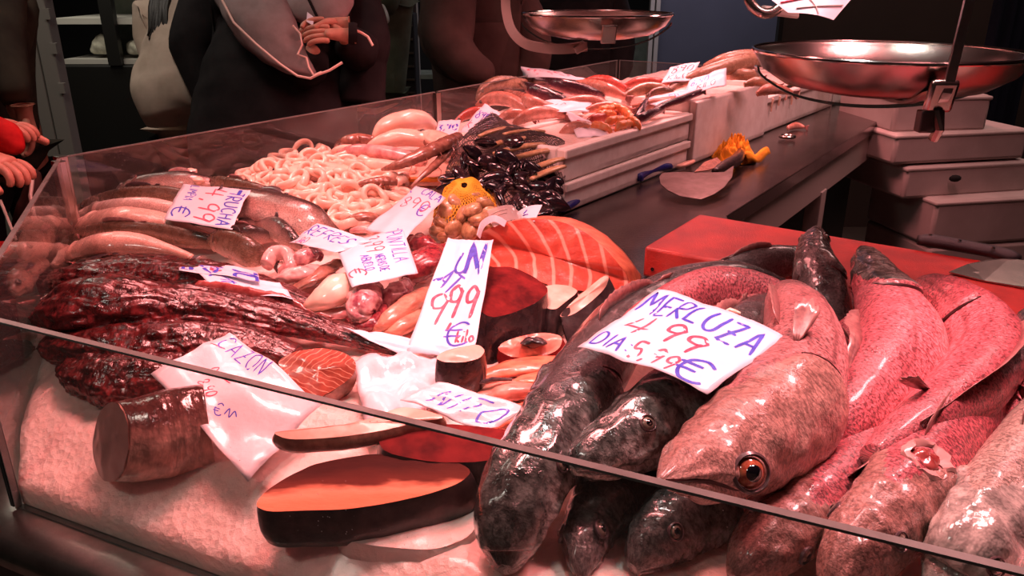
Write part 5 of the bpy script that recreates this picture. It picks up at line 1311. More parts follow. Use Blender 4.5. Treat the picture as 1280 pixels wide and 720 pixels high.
# mantis shrimps
for lab, sp in (('long brown mantis shrimp pointing down-left from the mussel net', [(478,212,.05,3),(495,207,.06,8),(515,199,.065,11),(535,190,.07,12),(555,180,.075,11),(572,170,.08,7)]),
                ('second slim mantis shrimp below the long brown one', [(514,234,.04,2),(526,222,.05,4),(542,208,.055,6),(558,192,.06,6),(570,180,.06,4)]),
                ('short brown shrimp tail at the right of the ring pile', [(442,232,.045,3),(460,228,.05,6),(480,226,.05,8),(496,228,.045,6)])):
    pts, rad = spine(sp); root = thing('mantis_shrimp', lab, 'shrimp', pts[2]-V((0, 0, .01)), 'mantis shrimps')
    sw = Sweep(pts, rad, (0, 0, 1), .7, 1, lambda x, th: .10*abs(math.sin(x*26))-.05+.05*noise.noise(V((x*9, math.cos(th), math.sin(th)))), 90, 24); sw.build('body', MAT['shell_brown'], root)
    m = MB()
    for s_ in (.3, .42, .54, .66):
        for sd in (1.9, 4.3):
            p, n, tn = sw.surf(s_, sd); m.tube([p, p+n*.010-tn*.004, p+n*.013-tn*.012-V((0, 0, .006))], [.0013, .001, .0005], 5)
    m.build('legs', MAT['shell_brown'], root)
# tray with orange edge
root = thing('fish_tray', 'pink tray with an orange edge under the mantis shrimps', 'tray', S(530, 232, .0))
qa = [S(506, 226, .022), S(556, 226, .022), S(566, 200, .03), S(508, 196, .03)]
m = MB(); m.v = [V(q) for q in qa]+[V(q)-V((0, 0, .012)) for q in qa]; m.f = [(0, 1, 2, 3), (4, 7, 6, 5), (0, 4, 5, 1), (1, 5, 6, 2), (2, 6, 7, 3), (3, 7, 4, 0)]; m.m = [0]*6; m.build('tray_base', MAT['pale_flesh'], root, smooth=False)
m = MB(); m.tube([qa[0]+V((0, 0, .003)), qa[1]+V((0, 0, .003))], .006, 8); m.build('orange_rim', MAT['orange_edge'], root)

# =================== MUSSELS IN NET ===================
def mussel(seed):
    root = thing('mussel', '', 'mussel', (0, 0, 0), 'mussels in the black net')
    for sd in (1, -1):
        vs = []; fs = []; N, T = 16, 12
        for i in range(N+1):
            s = i/N; L = .062*s; w = .015*math.sin(PI*min(1, (s**.75)))**.7*(1 if s < .98 else .4)+.0006
            for j in range(T+1):
                a = PI*j/T; vs.append(V((L-.031+.002*math.cos(a), w*math.cos(a)*(1.0)+.005*s*s, sd*(w*.62*math.sin(a)+.0004+(.002*s)))))
        for i in range(N):
            for j in range(T): fs.append((i*(T+1)+j, (i+1)*(T+1)+j, (i+1)*(T+1)+j+1, i*(T+1)+j+1))
        mkobj('shell', vs, fs, MAT['mussel'], root, True)
    return root
proto = mussel(1); rr = random.Random(11)
spots = []
mp = [(548,258),(560,225),(590,205),(640,195),(690,215),(700,255),(690,268),(640,266),(610,240),(585,240)]
t = 0
while len(spots) < 46 and t < 4000:
    t += 1; x = rr.uniform(545, 703); y = rr.uniform(190, 268)
    if inpoly(x, y, mp) and not any(((x-a)/15)**2+((y-b)/8)**2 < 1 for a, b in spots): spots.append((x, y))
spots += [(592, 190), (606, 178), (580, 200), (640, 178), (660, 212), (688, 232)]
LM = 'black mussel in the black net bag beside the foam tray'
for i, (x, y) in enumerate(spots):
    hgt = .03+.085*math.exp(-((x-625)/70)**2)*(1-((y-190)/95))+.02
    loc = S(x, y, max(.02, hgt)); rot = (rr.uniform(0, 6), rr.uniform(-.8, .8), rr.uniform(0, 6)); sc = rr.uniform(.75, 1.15)
    r = proto if i == 0 else dup(proto, loc)
    r.location = loc; r.rotation_euler = rot; r.scale = (sc,)*3; r['label'] = LM
# razor clams above the mussels
for i, (x0, y0, x1, y1) in enumerate(((612,182,668,172),(618,192,680,180),(636,200,700,186),(660,214,706,198),(664,224,706,208),(600,170,640,160),(630,168,680,164),(560,215,590,196),(556,232,580,214))):
    a = S(x0, y0, .095 if i < 7 else .05); b = S(x1, y1, .095 if i < 7 else .05)
    sw = Sweep([a, a*.7+b*.3+V((0, 0, .003)), a*.3+b*.7+V((0, 0, .003)), b], [.006, .0085, .0085, .006], (0, 0, 1), .7, 1.1, None, 16, 14); o = sw.build('razor_clam', MAT['razor'])
    tag(o, 'tan razor clam seen through the top of the black net bag', 'razor clam', 'razor clams in the black net')
# the net: cords of a draped cone
def netbag(name, label, outline, mat, r, nu, nv, lift, group=None, vm=.97):
    """outline pixel ring -> dome of crossing cords; lift(t) heights"""
    ring_ = [S(*o) for o in outline]; n = len(ring_); c = sum(ring_, V())/n
    def f(u, v):
        x = u*n; i = int(x) % n; fr = x-int(x); p = ring_[i]*(1-fr)+ring_[(i+1) % n]*fr
        q = p*(1-v)+c*v; q = q+V((0, 0, lift*math.sin(min(1, v*1.05)*PI/2)**.8)); return q+V((.004*noise.noise(q*40), .004*noise.noise(q*37), .004*noise.noise(q*45)))
    m = MB()
    for k in range(nu):
        for sg in (1, -1):
            m.tube([f(((k+sg*j*.35*nu/nu/1.0)/nu) % 1.0, j/nv*vm) for j in range(nv+1)], r, 4, cap=False)
    root = mkobj(name, m.v, m.f, MAT[mat], None, True); tag(root, label, 'net bag', group)
    return root
netbag('mussel_net', 'black mesh net bag holding mussels and razor clams beside the foam tray',
  [(543,262,.01),(556,215,.05),(572,178,.07),(592,158,.08),(612,140,.07),(640,158,.08),(672,166,.08),(706,176,.10),(709,205,.07),(700,262,.02),(690,280,.01),(640,284,.01),(590,262,.01)], 'net_black', .0011, 80, 50, .055)

# clams in yellow net
rr = random.Random(4)
def clam():
    root = thing('clam', '', 'clam', (0, 0, 0), 'clams in the yellow net')
    for sd in (1, -1):
        vs = []; fs = []
        for i in range(13):
            for j in range(17):
                ph = PI/2*i/12; th = 2*PI*j/16; R_ = .019*math.sin(ph); z = .011*math.cos(ph)
                k = 1+.02*math.sin(ph*26); vs.append(V((R_*math.cos(th)*1.1*k+.004*math.cos(ph), R_*math.sin(th)*k, sd*(z+.0003))))
        for i in range(12):
            for j in range(16): fs.append((i*17+j, (i+1)*17+j, (i+1)*17+j+1, i*17+j+1))
        mkobj('shell', vs, fs, MAT['clam'], root, True)
    return root
pc = clam(); first = True
for (x, y, l) in [(570,252,.085),(590,246,.09),(606,256,.085),(560,262,.07),(578,268,.085),(598,272,.085),(614,270,.07),(552,280,.055),(568,286,.06),(586,288,.06),(602,286,.05),(556,296,.035),(572,300,.03),(590,262,.10),(548,290,.04)]:
    r = pc if first else dup(pc, (0, 0, 0)); first = False
    r.location = S(x, y, l); r.rotation_euler = (rr.uniform(-.9, .9)+.5, rr.uniform(-.8, .8), rr.uniform(0, 6)); r['label'] = 'tan ribbed clam in the small yellow net bag'; s = rr.uniform(.85, 1.15); r.scale = (s,)*3
netbag('clam_net', 'small yellow mesh net bag full of clams behind the ATUN sheet',
  [(538,292,.025),(542,268,.04),(552,246,.06),(572,236,.075),(596,234,.08),(614,244,.075),(623,264,.06),(618,284,.04),(604,300,.02),(580,308,.01),(555,308,.01)], 'net_yellow', .0010, 40, 26, .066, vm=.90)
# tags on the clam bag
def sheet(name, label, cs, mat, bulge=.006, cat='tag', marks=None):
    A, B, C, Dd = [Q(c) for c in cs]; nr = (B-A).cross(Dd-A).normalized(); nr = -nr if nr.z < 0 else nr
    vs = []; fs = []
    g = lambda u, v, e=0: A*((1-u)*(1-v))+B*(u*(1-v))+C*(u*v)+Dd*((1-u)*v)+nr*(bulge*math.sin(u*PI)+e)
    for j in range(9):
        for i in range(9): vs.append(g(i/8, j/8))
    for j in range(8):
        for i in range(8): fs.append((j*9+i, j*9+i+1, (j+1)*9+i+1, (j+1)*9+i))
    root = thing(name, label, cat, (A+C)/2); mkobj('sheet', vs, fs, MAT[mat], root, True)
    for (u0, v0, u1, v1, mt) in (marks or []):
        m = MB(); m.tube([g(lerp(u0, u1, k/6), lerp(v0, v1, k/6), .001) for k in range(7)], .0009, 5); m.build('writing', MAT[mt], root)
    return root
sheet('plastic_tag', 'clear plastic tag lying between the yellow net of clams and the striped tuna loin', [(602,268,.09),(640,256,.10),(658,274,.09),(618,284,.08)], 'film', marks=[(.2,.3,.7,.3,'enamel'),(.2,.5,.6,.5,'enamel')])
sheet('paper_tag', 'small white tag with a blue mark standing behind the striped tuna loin', [(646,266,.085),(678,256,.11),(668,277,.10),(650,276,.085)], 'paper', marks=[(.35,.6,.5,.35,'ink_blue'),(.3,.75,.6,.7,'ink_blue')])
band([S(598, 296, .07), S(604, 280, .088), S(618, 273, .095), S(632, 280, .09)], (.012, (0, .5, 1)), .0012, 'white_band', 'paper', thing('plastic_strap', 'white plastic strap looped over the left end of the striped tuna loin', 'strap', S(612, 285, .07)))

# =================== BACK HEAP ===================
GB = 'mixed fish heaped at the far end of the counter'
BF = [
 ('brown bent fish at the left end of the far heap', [(596,124,.07,3),(604,112,.085,7),(622,104,.095,9),(645,104,.095,8),(668,106,.09,4)], 'tanfish'),
 ('black-backed fish lying below the flat white sheet of the far heap', [(652,104,.09,3),(664,112,.09,8),(682,120,.088,10),(700,126,.085,8),(714,128,.08,4)], 'mackerel'),
 ('long dark fish under the right end of the flat white sheet', [(668,100,.10,4),(690,104,.10,7),(715,110,.10,9),(740,116,.095,7),(754,120,.09,3)], 'mackerel'),
 ('pale pink fish arching across the left of the far heap', [(596,134,.065,4),(612,124,.075,8),(634,124,.08,9),(654,134,.075,7),(668,142,.07,3)], 'pinkfish'),
 ('salmon-pink fish in the middle of the far heap', [(632,116,.08,4),(655,124,.08,8),(680,134,.08,8),(705,138,.075,5)], 'pinkfish'),
 ('small pink fish with open belly right of the net bag', [(642,156,.075,3),(655,146,.085,8),(675,141,.085,9),(695,142,.08,6),(706,146,.075,3)], 'pinkfish'),
 ('pale fish lying above the mussel net', [(622,150,.075,3),(634,144,.085,6),(648,142,.085,6),(662,146,.08,3)], 'pinkfish'),
 ('long pale fish beneath the crumpled sheet of the far heap', [(690,134,.08,4),(715,128,.085,8),(740,128,.085,9),(765,134,.08,5)], 'pinkfish'),
 ('reddish fish behind the flat white sheet', [(728,104,.09,4),(745,100,.10,6),(765,103,.10,7),(783,112,.09,4)], 'redfish'),
 ('silver-pink fish crossing the middle of the far heap', [(716,104,.10,3),(738,106,.10,7),(760,112,.10,8),(782,122,.09,4)], 'pinkfish'),
 ('dull red fish lying right of the middle of the far heap', [(780,108,.095,3),(796,103,.10,6),(816,102,.10,6),(836,104,.095,3)], 'redfish'),
 ('brown-pink fish with round head facing right in the far heap', [(778,122,.09,3),(795,114,.095,7),(812,110,.10,8),(828,112,.10,7),(836,114,.095,4)], 'tanfish'),
 ('small brown fish below the round-headed one', [(808,122,.09,3),(818,116,.095,6),(832,114,.10,6),(842,118,.09,3)], 'trout_brown'),
 ('long tan fish lying diagonally towards the large scale pan', [(828,118,.09,3),(850,104,.10,6),(880,92,.115,9),(915,82,.125,11),(945,76,.13,10),(968,78,.12,5)], 'tanfish'),
 ('thick tan fish on top at the right end of the far heap', [(880,84,.115,4),(905,76,.13,9),(935,72,.135,10),(962,76,.13,6)], 'tanfish'),
 ('short tan fish below the thick one, left of the large scale pan', [(906,96,.10,4),(920,93,.11,7),(938,94,.11,7),(952,98,.10,4)], 'tanfish'),
 ('small tan fish tucked behind the rim of the tall foam box', [(930,106,.10,3),(945,102,.105,6),(960,104,.10,5),(972,108,.09,3)], 'tanfish'),
 ('pink fish behind the dripping foam box', [(946,118,.09,3),(958,112,.095,7),(975,112,.09,6),(990,116,.085,3)], 'pinkfish'),
 ('dark long-tailed fish lying beside the rim of the tall white foam box', [(812,142,.10,3),(830,132,.105,5),(852,124,.105,5),(878,114,.105,4)], 'mackerel'),
 ('silvery fish under the long narrow sheet of the far heap', [(790,134,.095,3),(812,130,.10,6),(838,126,.10,6),(862,118,.10,3)], 'pinkfish'),
 ('black fish with raised tail among the orange prawns', [(792,152,.10,3),(800,140,.108,6),(806,130,.11,5),(812,120,.105,2)], 'mackerel'),
 ('second black fish lying over the orange prawns', [(786,148,.10,3),(798,148,.108,6),(812,143,.108,6),(828,137,.10,3)], 'mackerel'),
 ('pink fish head beside the fallen label near the foam trays', [(728,158,.085,3),(742,150,.095,7),(758,146,.095,7),(772,144,.09,4)], 'redfish'),
 ('pale fish between the crumpled sheet and the prawns', [(728,140,.09,3),(748,134,.095,6),(770,134,.095,7),(790,138,.09,3)], 'pinkfish'),
 ('dark red fish at the left foot of the far heap behind the net', [(570,152,.05,3),(582,144,.055,6),(596,140,.055,7),(612,142,.05,4)], 'redfish'),
 ('pale flat fish under the label beside the net bag', [(700,168,.08,3),(715,160,.09,8),(735,160,.09,8),(756,166,.08,4)], 'pinkfish'),
]
for i, (lab, sp, mt) in enumerate(BF):
    fish('fish', lab, 'fish', sp, imgdir(.1, .9, .4), mt, GB, hl=.2, ns=30, nt=18, eyes=(1,) if i % 3 == 0 else (), er=.004, seed=i, fins=False, pect=None, tail=True, tl=.03, tw=.016, rb=.8)
for i, (x0, y0, x1, y1) in enumerate(((744,152,770,148),(756,160,786,155),(762,140,786,146),(778,144,792,158),(740,164,764,168),(770,166,792,160),(748,146,772,141),(784,156,800,163))):
    a = S(x0, y0, .10); b = S(x1, y1, .10); mid = (a+b)/2+V((0, 0, .016)); root = thing('prawn', 'bright orange prawn lying in the upper foam tray', 'prawn', mid, 'orange prawns in the upper foam tray')
    Sweep([a, a*.7+mid*.3+V((0, 0, .01)), mid, b*.7+mid*.3+V((0, 0, .008)), b], [.004, .011, .0115, .008, .003], (0, 0, 1), 1, .9, lambda x, th: .08*math.sin(x*30), 30, 14).build('body', MAT['prawn'], root)
    m = MB()
    for k in range(4):
        p = a+V((.004*k, 0, .002)); m.tube([p, p+V((-.02, -.012+.006*k, .014)), p+V((-.045, -.02+.012*k, .004))], [.0007, .0005, .0003], 4)
    m.build('feelers', MAT['prawn'], root)

# =================== PRICE SHEETS ===================
paper('price_sheet', 'white price sheet reading TRUCHA 4,99 € turned sideways on the trout', [(313,237,.105),(290,287,.085),(205,274,.06),(230,231,.06)],
  [('TRUCHA', .12, .24, .19, 'ink_blue', .95, 0, .12), ('_', .02, .12, .2, 'ink_blue', 1.0, 0, .25), ('4,99', .10, .58, .30, 'ink_red', 1.0, 0, .09), ('LIMPIA', .02, .86, .13, 'ink_blue', .8, 0, .12), ('€', .62, .93, .27, 'ink_blue', 1.2, 0, .1)], bulge=.002, crumple=.002, seed=1)
paper('price_sheet', 'torn white price sheet with upside-down € 17 marks lying on the monkfish', [(325,352,.075),(224,339,.07),(223,325,.06),(322,340,.06)],
  [('RA', .04, .80, .75, 'ink_blue', 1.3, 0, .13), ('7', .45, .9, .5, 'ink_red', 1, 0, .16), ('17', .82, .85, .6, 'ink_blue', 1, 0, .14)], bulge=.002, seed=5)
paper('price_sheet', 'blank white sheet with one blue € mark, below the torn sheet on the monkfish', [(368,375,.065),(270,362,.07),(244,338,.07),(350,354,.065)],
  [('€', .62, .80, .62, 'ink_blue', 1.4, 0, .08)], bulge=.002, seed=6)
paper('price_sheet', 'white price sheet starting with blue letters RE tucked under the white text sheet', [(396,279,.085),(466,302,.085),(420,316,.075),(362,304,.06)],
  [('REFRES', .04, .52, .42, 'ink_blue', 1.05, 3, .11), ('80', .10, .96, .3, 'ink_red', 1.2, 0, .1), ('~', .14, .98, .26, 'ink_blue', 1, 0, .1)], bulge=.005, seed=7)
paper('price_sheet', 'white text sheet with sideways blue PUNTILLAS lettering and two small words in the centre', [(504,286,.10),(522,340,.08),(440,360,.07),(418,304,.07)],
  [('PUNTILLA', .04, .27, .22, 'ink_blue', .85, 0, .09), ('3,99', .05, .62, .27, 'ink_red', .9, 0, .08), ('NERAS DE', .50, .52, .13, 'ink_blue', .70, 0, .15), ('ABUELO', .46, .72, .13, 'ink_blue', .8, 0, .15), ('€', .70, .96, .25, 'ink_red', 1.2, 0, .1)], bulge=.004, seed=8)
paper('price_sheet', 'white price sheet with a blue € and slanting letters left of the yellow clam net', [(520,233,.085),(557,247,.10),(503,302,.08),(456,286,.06)],
  [('1', .06, .2, .22, 'ink_blue', 1.2, -60, .12), ('CALA', .42, .16, .16, 'ink_blue', 1, 0, .11), ('890', .22, .50, .22, 'ink_red', 1.4, -10, .08), ('€', .70, .52, .24, 'ink_blue', 1.2, 0, .09), ('x', .72, .95, .15, 'ink_blue', 1, 0, .14)], bulge=.006, seed=9)
paper('price_sheet', 'tall white price sheet reading ATUN 9,99 € kilo propped against the tuna block', [(560,297,.115),(617,300,.135),(592,444,.055),(507,441,.022)],
  [('AT', -.02+.03, .42, .17, 'ink_blue', .62, 32, .11), ('U', .30, .31, .19, 'ink_blue', .8, 12, .12), ('N', .54, .31, .28, 'ink_blue', 1.0, 0, .14), ('9,', .10, .77, .27, 'ink_red', .75, 0, .07), ('99', .36, .70, .28, 'ink_red', .95, 0, .09), ('€', .46, .92, .19, 'ink_blue', 1.1, 0, .08), ('kilo', .68, .90, .10, 'ink_red', .9, 0, .14)], bulge=-.006, crumple=.003, seed=10)
paper('price_sheet', 'curled blank paper tail sweeping left from the foot of the ATUN sheet', [(424,408,.045),(470,414,.03),(590,442,.05),(500,442,.02)], [], bulge=-.004, seed=14, cat='paper')
paper('price_sheet', 'big damp white sheet reading CAZON lying on the ice behind the left front glass', [(287,417,.09),(402,505,.04),(310,602,.035),(188,466,.085)],
  [('CAZON', .05, .24, .21, 'ink_blue', .9, -2, .08), ('-', .06, .38, .2, 'ink_red', 2.2, -25, .08), ('~', .22, .52, .12, 'ink_red', 1.5, 0, .1), ('-', .35, .58, .16, 'ink_red', 2, 0, .1), ('8,90', .26, .72, .12, 'ink_red', 1, 10, .12), ('€~', .52, .84, .12, 'ink_blue', 1, -30, .1)], bulge=.006, crumple=.005, mat='paper_wet', seed=11)
paper('price_sheet', 'white price sheet ending in blue NITO letters lying over the dark bonito steak', [(548,479,.055),(664,512,.070),(606,540,.058),(500,500,.045)],
  [('NITO', .22, .80, .58, 'ink_blue', 1.25, 0, .09)], bulge=.004, crumple=.003, mat='paper_wet', seed=12)
paper('wrapping_paper', 'plain damp white paper lying between the shark fillet and the round dark chunk', [(440,449,.03),(543,446,.02),(560,505,.02),(462,552,.03)], [], bulge=.012, crumple=.010, mat='paper_wet', seed=13, cat='paper')
SM = [
 ('small white sheet with faint writing beside the squid tubes at the back glass', [(548,152,.07),(576,150,.075),(570,176,.06),(540,180,.055)], [('3,90', .1, .5, .3, 'ink_blue', .8)]),
 ('white sheet with red and blue writing seen through the top of the black net', [(606,130,.085),(630,146,.09),(606,172,.08),(574,166,.07)], [('890€', .1, .5, .3, 'ink_blue', .8), ('KILO', .1, .85, .25, 'ink_red', .8)]),
 ('flat white sheet on the highest point of the far heap', [(651,83,.125),(700,90,.13),(740,101,.12),(655,97,.115)], [('890', .1, .7, .5, 'ink_red', 1)]),
 ('white label with faint marks lying beside the mussel net and foam trays', [(708,139,.115),(738,152,.115),(762,170,.10),(722,173,.095)], [('8', .2, .6, .3, 'ink_red', 1)]),
 ('crumpled wet white sheet in the middle of the far heap', [(680,126,.105),(742,122,.11),(736,140,.10),(668,142,.095)], [('~', .3, .6, .3, 'ink_red', 1)]),
 ('pink-lit square sheet with scribbled lines standing at the back of the far heap', [(838,84,.145),(875,78,.155),(862,100,.125),(826,105,.12)], [('890', .15, .45, .35, 'ink_red', 1), ('KILO', .15, .85, .3, 'ink_red', .9)]),
 ('wide white sheet with blue and red scribbles in front of the long tan fish', [(862,101,.13),(908,84,.15),(908,106,.125),(852,122,.11)], [('6,90', .1, .45, .3, 'ink_blue', 1), ('KILO', .3, .85, .3, 'ink_red', .9)]),
 ('long narrow sheet lying along the rim of the tall white foam box', [(802,124,.12),(862,112,.12),(868,118,.118),(822,136,.11)], [('4,90', .3, .8, .5, 'ink_blue', 1)]),
]
for i, (lab, cs, tx) in enumerate(SM):
    paper('price_label', lab, cs, tx, bulge=.004, crumple=.003, seed=20+i, n=12, group='small price labels on the far heap')
# =================== PEOPLE ===================
def skinmesh(name, J, E_, mat, parent=None, root=None, sub=2, wl0=None):
    """J: name->(V, r or (rx,ry)); one continuous skin surface"""
    names = list(J); me = bpy.data.meshes.new('t'); me.from_pydata([tuple(J[n][0]) for n in names], [(names.index(a), names.index(b)) for a, b in E_], [])
    o = bpy.data.objects.new('t', me); col.objects.link(o)
    md = o.modifiers.new('s', 'SKIN'); md.use_smooth_shade = True
    for i, n in enumerate(names):
        r = J[n][1]; r = (r, r) if not isinstance(r, tuple) else r
        me.skin_vertices[0].data[i].radius = r; me.skin_vertices[0].data[i].use_root = (n == root)
    s = o.modifiers.new('u', 'SUBSURF'); s.levels = sub; s.render_levels = sub
    dg = bpy.context.evaluated_depsgraph_get(); dg.update(); ev = o.evaluated_get(dg); m2 = bpy.data.meshes.new_from_object(ev)
    vs = [V(v.co) for v in m2.vertices]; fs = [tuple(p.vertices) for p in m2.polygons]
    bpy.data.objects.remove(o); bpy.data.meshes.remove(m2)
    return mkobj(name, vs, fs, MAT[mat], parent, True)
def person(label, pos, face, jacket, trousers='trousers', hgt=1.72, arms=None, hood=None, lean=0, girth=1.0, hair='hair', bag=None):
    """arms: dict side -> (elbow, wrist) in world; face: heading angle of the chest"""
    x, y = pos; k = hgt/1.72; fw = V((math.cos(face), math.sin(face), 0)); sd = V((-fw.y, fw.x, 0))   # sd = person's left
    B = V((x, y, 0)); at = lambda f, s, z: B+fw*(f+lean*max(0, z-.95))*k+sd*s*k+V((0, 0, z*k))
    root = thing('person', label, 'person', B)
    J = {'pelvis': (at(0, 0, .95), (.13, .10)), 'waist': (at(0, 0, 1.10), (.125, .09)), 'chest': (at(0, 0, 1.30), (.155, .11)), 'neck0': (at(0, 0, 1.44), (.085, .07)), 'neck': (at(.01, 0, 1.50), .052), 'head': (at(.02, 0, 1.60), (.078, .092)), 'crown': (at(.01, 0, 1.69), (.06, .07))}
    E_ = [('pelvis', 'waist'), ('waist', 'chest'), ('chest', 'neck0'), ('neck0', 'neck'), ('neck', 'head'), ('head', 'crown')]
    ARM = {}
    for n, s in (('L', 1), ('R', -1)):
        sh = at(0, s*.17, 1.40); el, wr = (arms or {}).get(n, (at(.02, s*.24, 1.12), at(.10, s*.24, .88)))
        ARM[n] = (sh, el, wr)
        hp = at(0, s*.09, .90); kn = at(.03, s*.10, .50); an = at(-.01, s*.11, .09); to = at(.13, s*.13, .04)
        J.update({'sh'+n: (sh, .062), 'el'+n: (el, .042), 'wr'+n: (wr, .028), 'hp'+n: (hp, .09), 'kn'+n: (kn, .055), 'an'+n: (an, .038), 'to'+n: (to, .034)})
        E_ += [('chest', 'sh'+n), ('sh'+n, 'el'+n), ('el'+n, 'wr'+n), ('pelvis', 'hp'+n), ('hp'+n, 'kn'+n), ('kn'+n, 'an'+n), ('an'+n, 'to'+n)]
    skinmesh('body', J, E_, 'skin', root, 'pelvis')
    # hair
    m = MB(); m.ball(at(-.012, 0, 1.64)+V((0, 0, 0)), .098*k, .098*k, .108*k, 20); m.build('hair', MAT[hair], root)
    g = girth
    J2 = {'hem': (at(0, 0, .84), (.185*g, .14*g)), 'hip': (at(0, 0, .95), (.185*g, .145*g)), 'waist': (at(0, 0, 1.10), (.18*g, .14*g)), 'chest': (at(0, 0, 1.30), (.20*g, .15*g)), 'col': (at(0, 0, 1.45), (.10, .09)), 'top': (at(.005, 0, 1.50), (.08, .08))}
    E2 = [('hem', 'hip'), ('hip', 'waist'), ('waist', 'chest'), ('chest', 'col'), ('col', 'top')]
    for n in 'LR':
        sh, el, wr = ARM[n]; wr2 = el+(wr-el)*.90
        J2.update({'sh'+n: (sh, .085*g), 'ua'+n: ((sh+el)/2, .075*g), 'el'+n: (el, .068*g), 'fa'+n: ((el+wr)/2, .062*g), 'wr'+n: (wr2, .048)})
        E2 += [('chest', 'sh'+n), ('sh'+n, 'ua'+n), ('ua'+n, 'el'+n), ('el'+n, 'fa'+n), ('fa'+n, 'wr'+n)]
    jk = skinmesh('jacket', J2, E2, jacket, root, 'waist')
    me = jk.data
    for v in me.vertices:
        q = v.co; d = .012*noise.noise(V((q.x*7, q.y*7, q.z*5)))+.007*noise.noise(q*17); v.co = q+v.normal*d
    J3 = {'pel': (at(0, 0, .93), (.15, .12))}; E3 = []
    for n, s in (('L', 1), ('R', -1)):
        J3.update({'a'+n: (at(0, s*.09, .84), .105), 'k'+n: (at(.03, s*.10, .50), .075), 'b'+n: (at(-.01, s*.11, .11), .06)}); E3 += [('pel', 'a'+n), ('a'+n, 'k'+n), ('k'+n, 'b'+n)]
    skinmesh('trousers', J3, E3, trousers, root, 'pel')
    for s in (1, -1):
        m = MB(); m.ball(at(.05, s*.12, .045), .14*k, .05, .05, 14, axes=(fw, sd, V((0, 0, 1)))); m.build('shoe', MAT['shoe'], root)
    return root, ARM, at, fw, sd
def dsweep(name, sp, mat, parent, rb=.7, dors=None, wr=.03, ns=50, nt=36):
    pts = [D(a, b, c) for a, b, c, h in sp]; rad = [h/F*c for a, b, c, h in sp]
    sw = Sweep(pts, rad, dors or RIGHT, 1, rb, lambda x, th: wr*2*noise.noise(V((x*5, math.cos(th)*1.5, math.sin(th)*1.5)))+wr*noise.noise(V((x*13, math.cos(th)*3, math.sin(th)*3))), ns, nt)
    return sw.build(name, MAT[mat], parent)
def hand(root, wrist, d, palmn, L=.18, curl=.5, side=1, name='hand', spread=.010, cr=(1, 1, 1, 1)):
    """one skinned hand: wrist point, finger direction d, palm normal (curl towards it)"""
    d = V(d).normalized(); pn = V(palmn); pn = (pn-d*pn.dot(d)).normalized(); w = d.cross(pn).normalized()*side
    J = {'w0': (wrist-d*.02, .026), 'w': (wrist, .024), 'p': (wrist+d*L*.28, (.030, .020)), 'p2': (wrist+d*L*.42, (.034, .017))}
    E_ = [('w0', 'w'), ('w', 'p'), ('p', 'p2')]
    o1 = skinmesh('palm', J, E_, 'skin', root, 'w')
    lens = [.36, .40, .37, .29]
    objs = [o1]
    for i in range(4):
        a = (i-1.5); b = wrist+d*L*.44+w*(a*.0185); dd = (d+w*a*.06).normalized(); c = curl*cr[i]
        pts = [b-d*.025]; dirs = dd; ang = 0; p = b; pts.append(p)
        for sgm, fr in enumerate((.42, .32, .26)):
            ang += c*(.6+.35*sgm); q = dd*math.cos(ang)+pn*math.sin(ang); p = p+q*(lens[i]*L*fr); pts.append(p)
        J = {str(k): (pt, r) for k, (pt, r) in enumerate(zip(pts, (.010, .0102, .0092, .0084, .0072)))}
        objs.append(skinmesh('finger', J, [(str(k), str(k+1)) for k in range(4)], 'skin', root, '0', 2))
    b = wrist+d*L*.12-w*.022; t1 = (d*.6-w*.65+pn*.45).normalized(); t2 = (d*.85-w*.15+pn*.5).normalized()
    J = {'0': (b+w*.01, .013), '1': (b+t1*.035, .0125), '2': (b+t1*.035+t2*.032, .0105), '3': (b+t1*.035+t2*.058, .0085)}
    objs.append(skinmesh('thumb', J, [('0', '1'), ('1', '2'), ('2', '3')], 'skin', root, '0', 2))
    # merge into one continuous-looking hand mesh
    vs = []; fs = []; off0 = wl(root)
    for o in objs:
        k = len(vs); vs += [V(v.co)+off0 for v in o.data.vertices]; fs += [tuple(i+k for i in p.vertices) for p in o.data.polygons]; bpy.data.objects.remove(o)
    return mkobj(name, vs, fs, MAT['skin'], root, True)

# P2: customer in grey hoodie, hands together above the counter
d2 = 2.75
pc = D(362, 60, 2.95)
hnd = D(405, 42, 2.62)
wrL = D(424, 40, 2.66); wrR = D(384, 46, 2.66)
elA = D(385, 92, 2.72); elB = D(452, 70, 2.80)
root, ARM, at, fw, sd = person('customer in grey hooded jacket with white piping, hands clasped over the counter', (pc.x, pc.y), -1.15, 'dark_cloth', hgt=1.80,
  arms={'R': (elA, D(392, 56, 2.64)), 'L': (elB, D(428, 42, 2.68))}, girth=1.28)
# grey sleeve panel worn over the black vest
dsweep('vest', [(335,-60,2.98,60),(340,0,2.93,72),(345,60,2.9,84),(345,110,2.9,98),(342,170,2.9,104),(342,230,2.9,100)], 'dark_cloth', root, .6)
dsweep('vest_elbow', [(440,-30,2.9,20),(452,10,2.85,26),(458,50,2.82,30),(455,80,2.84,28),(452,130,2.85,30)], 'dark_cloth', root, .7)
dsweep('grey_sleeve', [(292,-70,2.80,44),(306,-20,2.74,42),(325,20,2.68,40),(346,52,2.65,32),(368,76,2.63,20),(386,88,2.62,9),(394,92,2.62,3)], 'grey_cloth', root, .7, wr=.06)
dsweep('grey_hood_front', [(410,-80,2.85,44),(400,-30,2.78,46),(396,5,2.74,44),(392,24,2.72,34),(390,34,2.72,12)], 'grey_cloth', root, .5, wr=.06)
m = MB(); m.tube([D(x, y, 2.50+dd*1.5) for x, y, dd in ((275,-5,.06),(292,28,.05),(320,55,.04),(350,80,.02),(372,95,.01),(388,98,0),(398,93,0),(412,88,0),(428,78,0))], .0042, 6); m.build('white_piping', MAT['piping'], root)
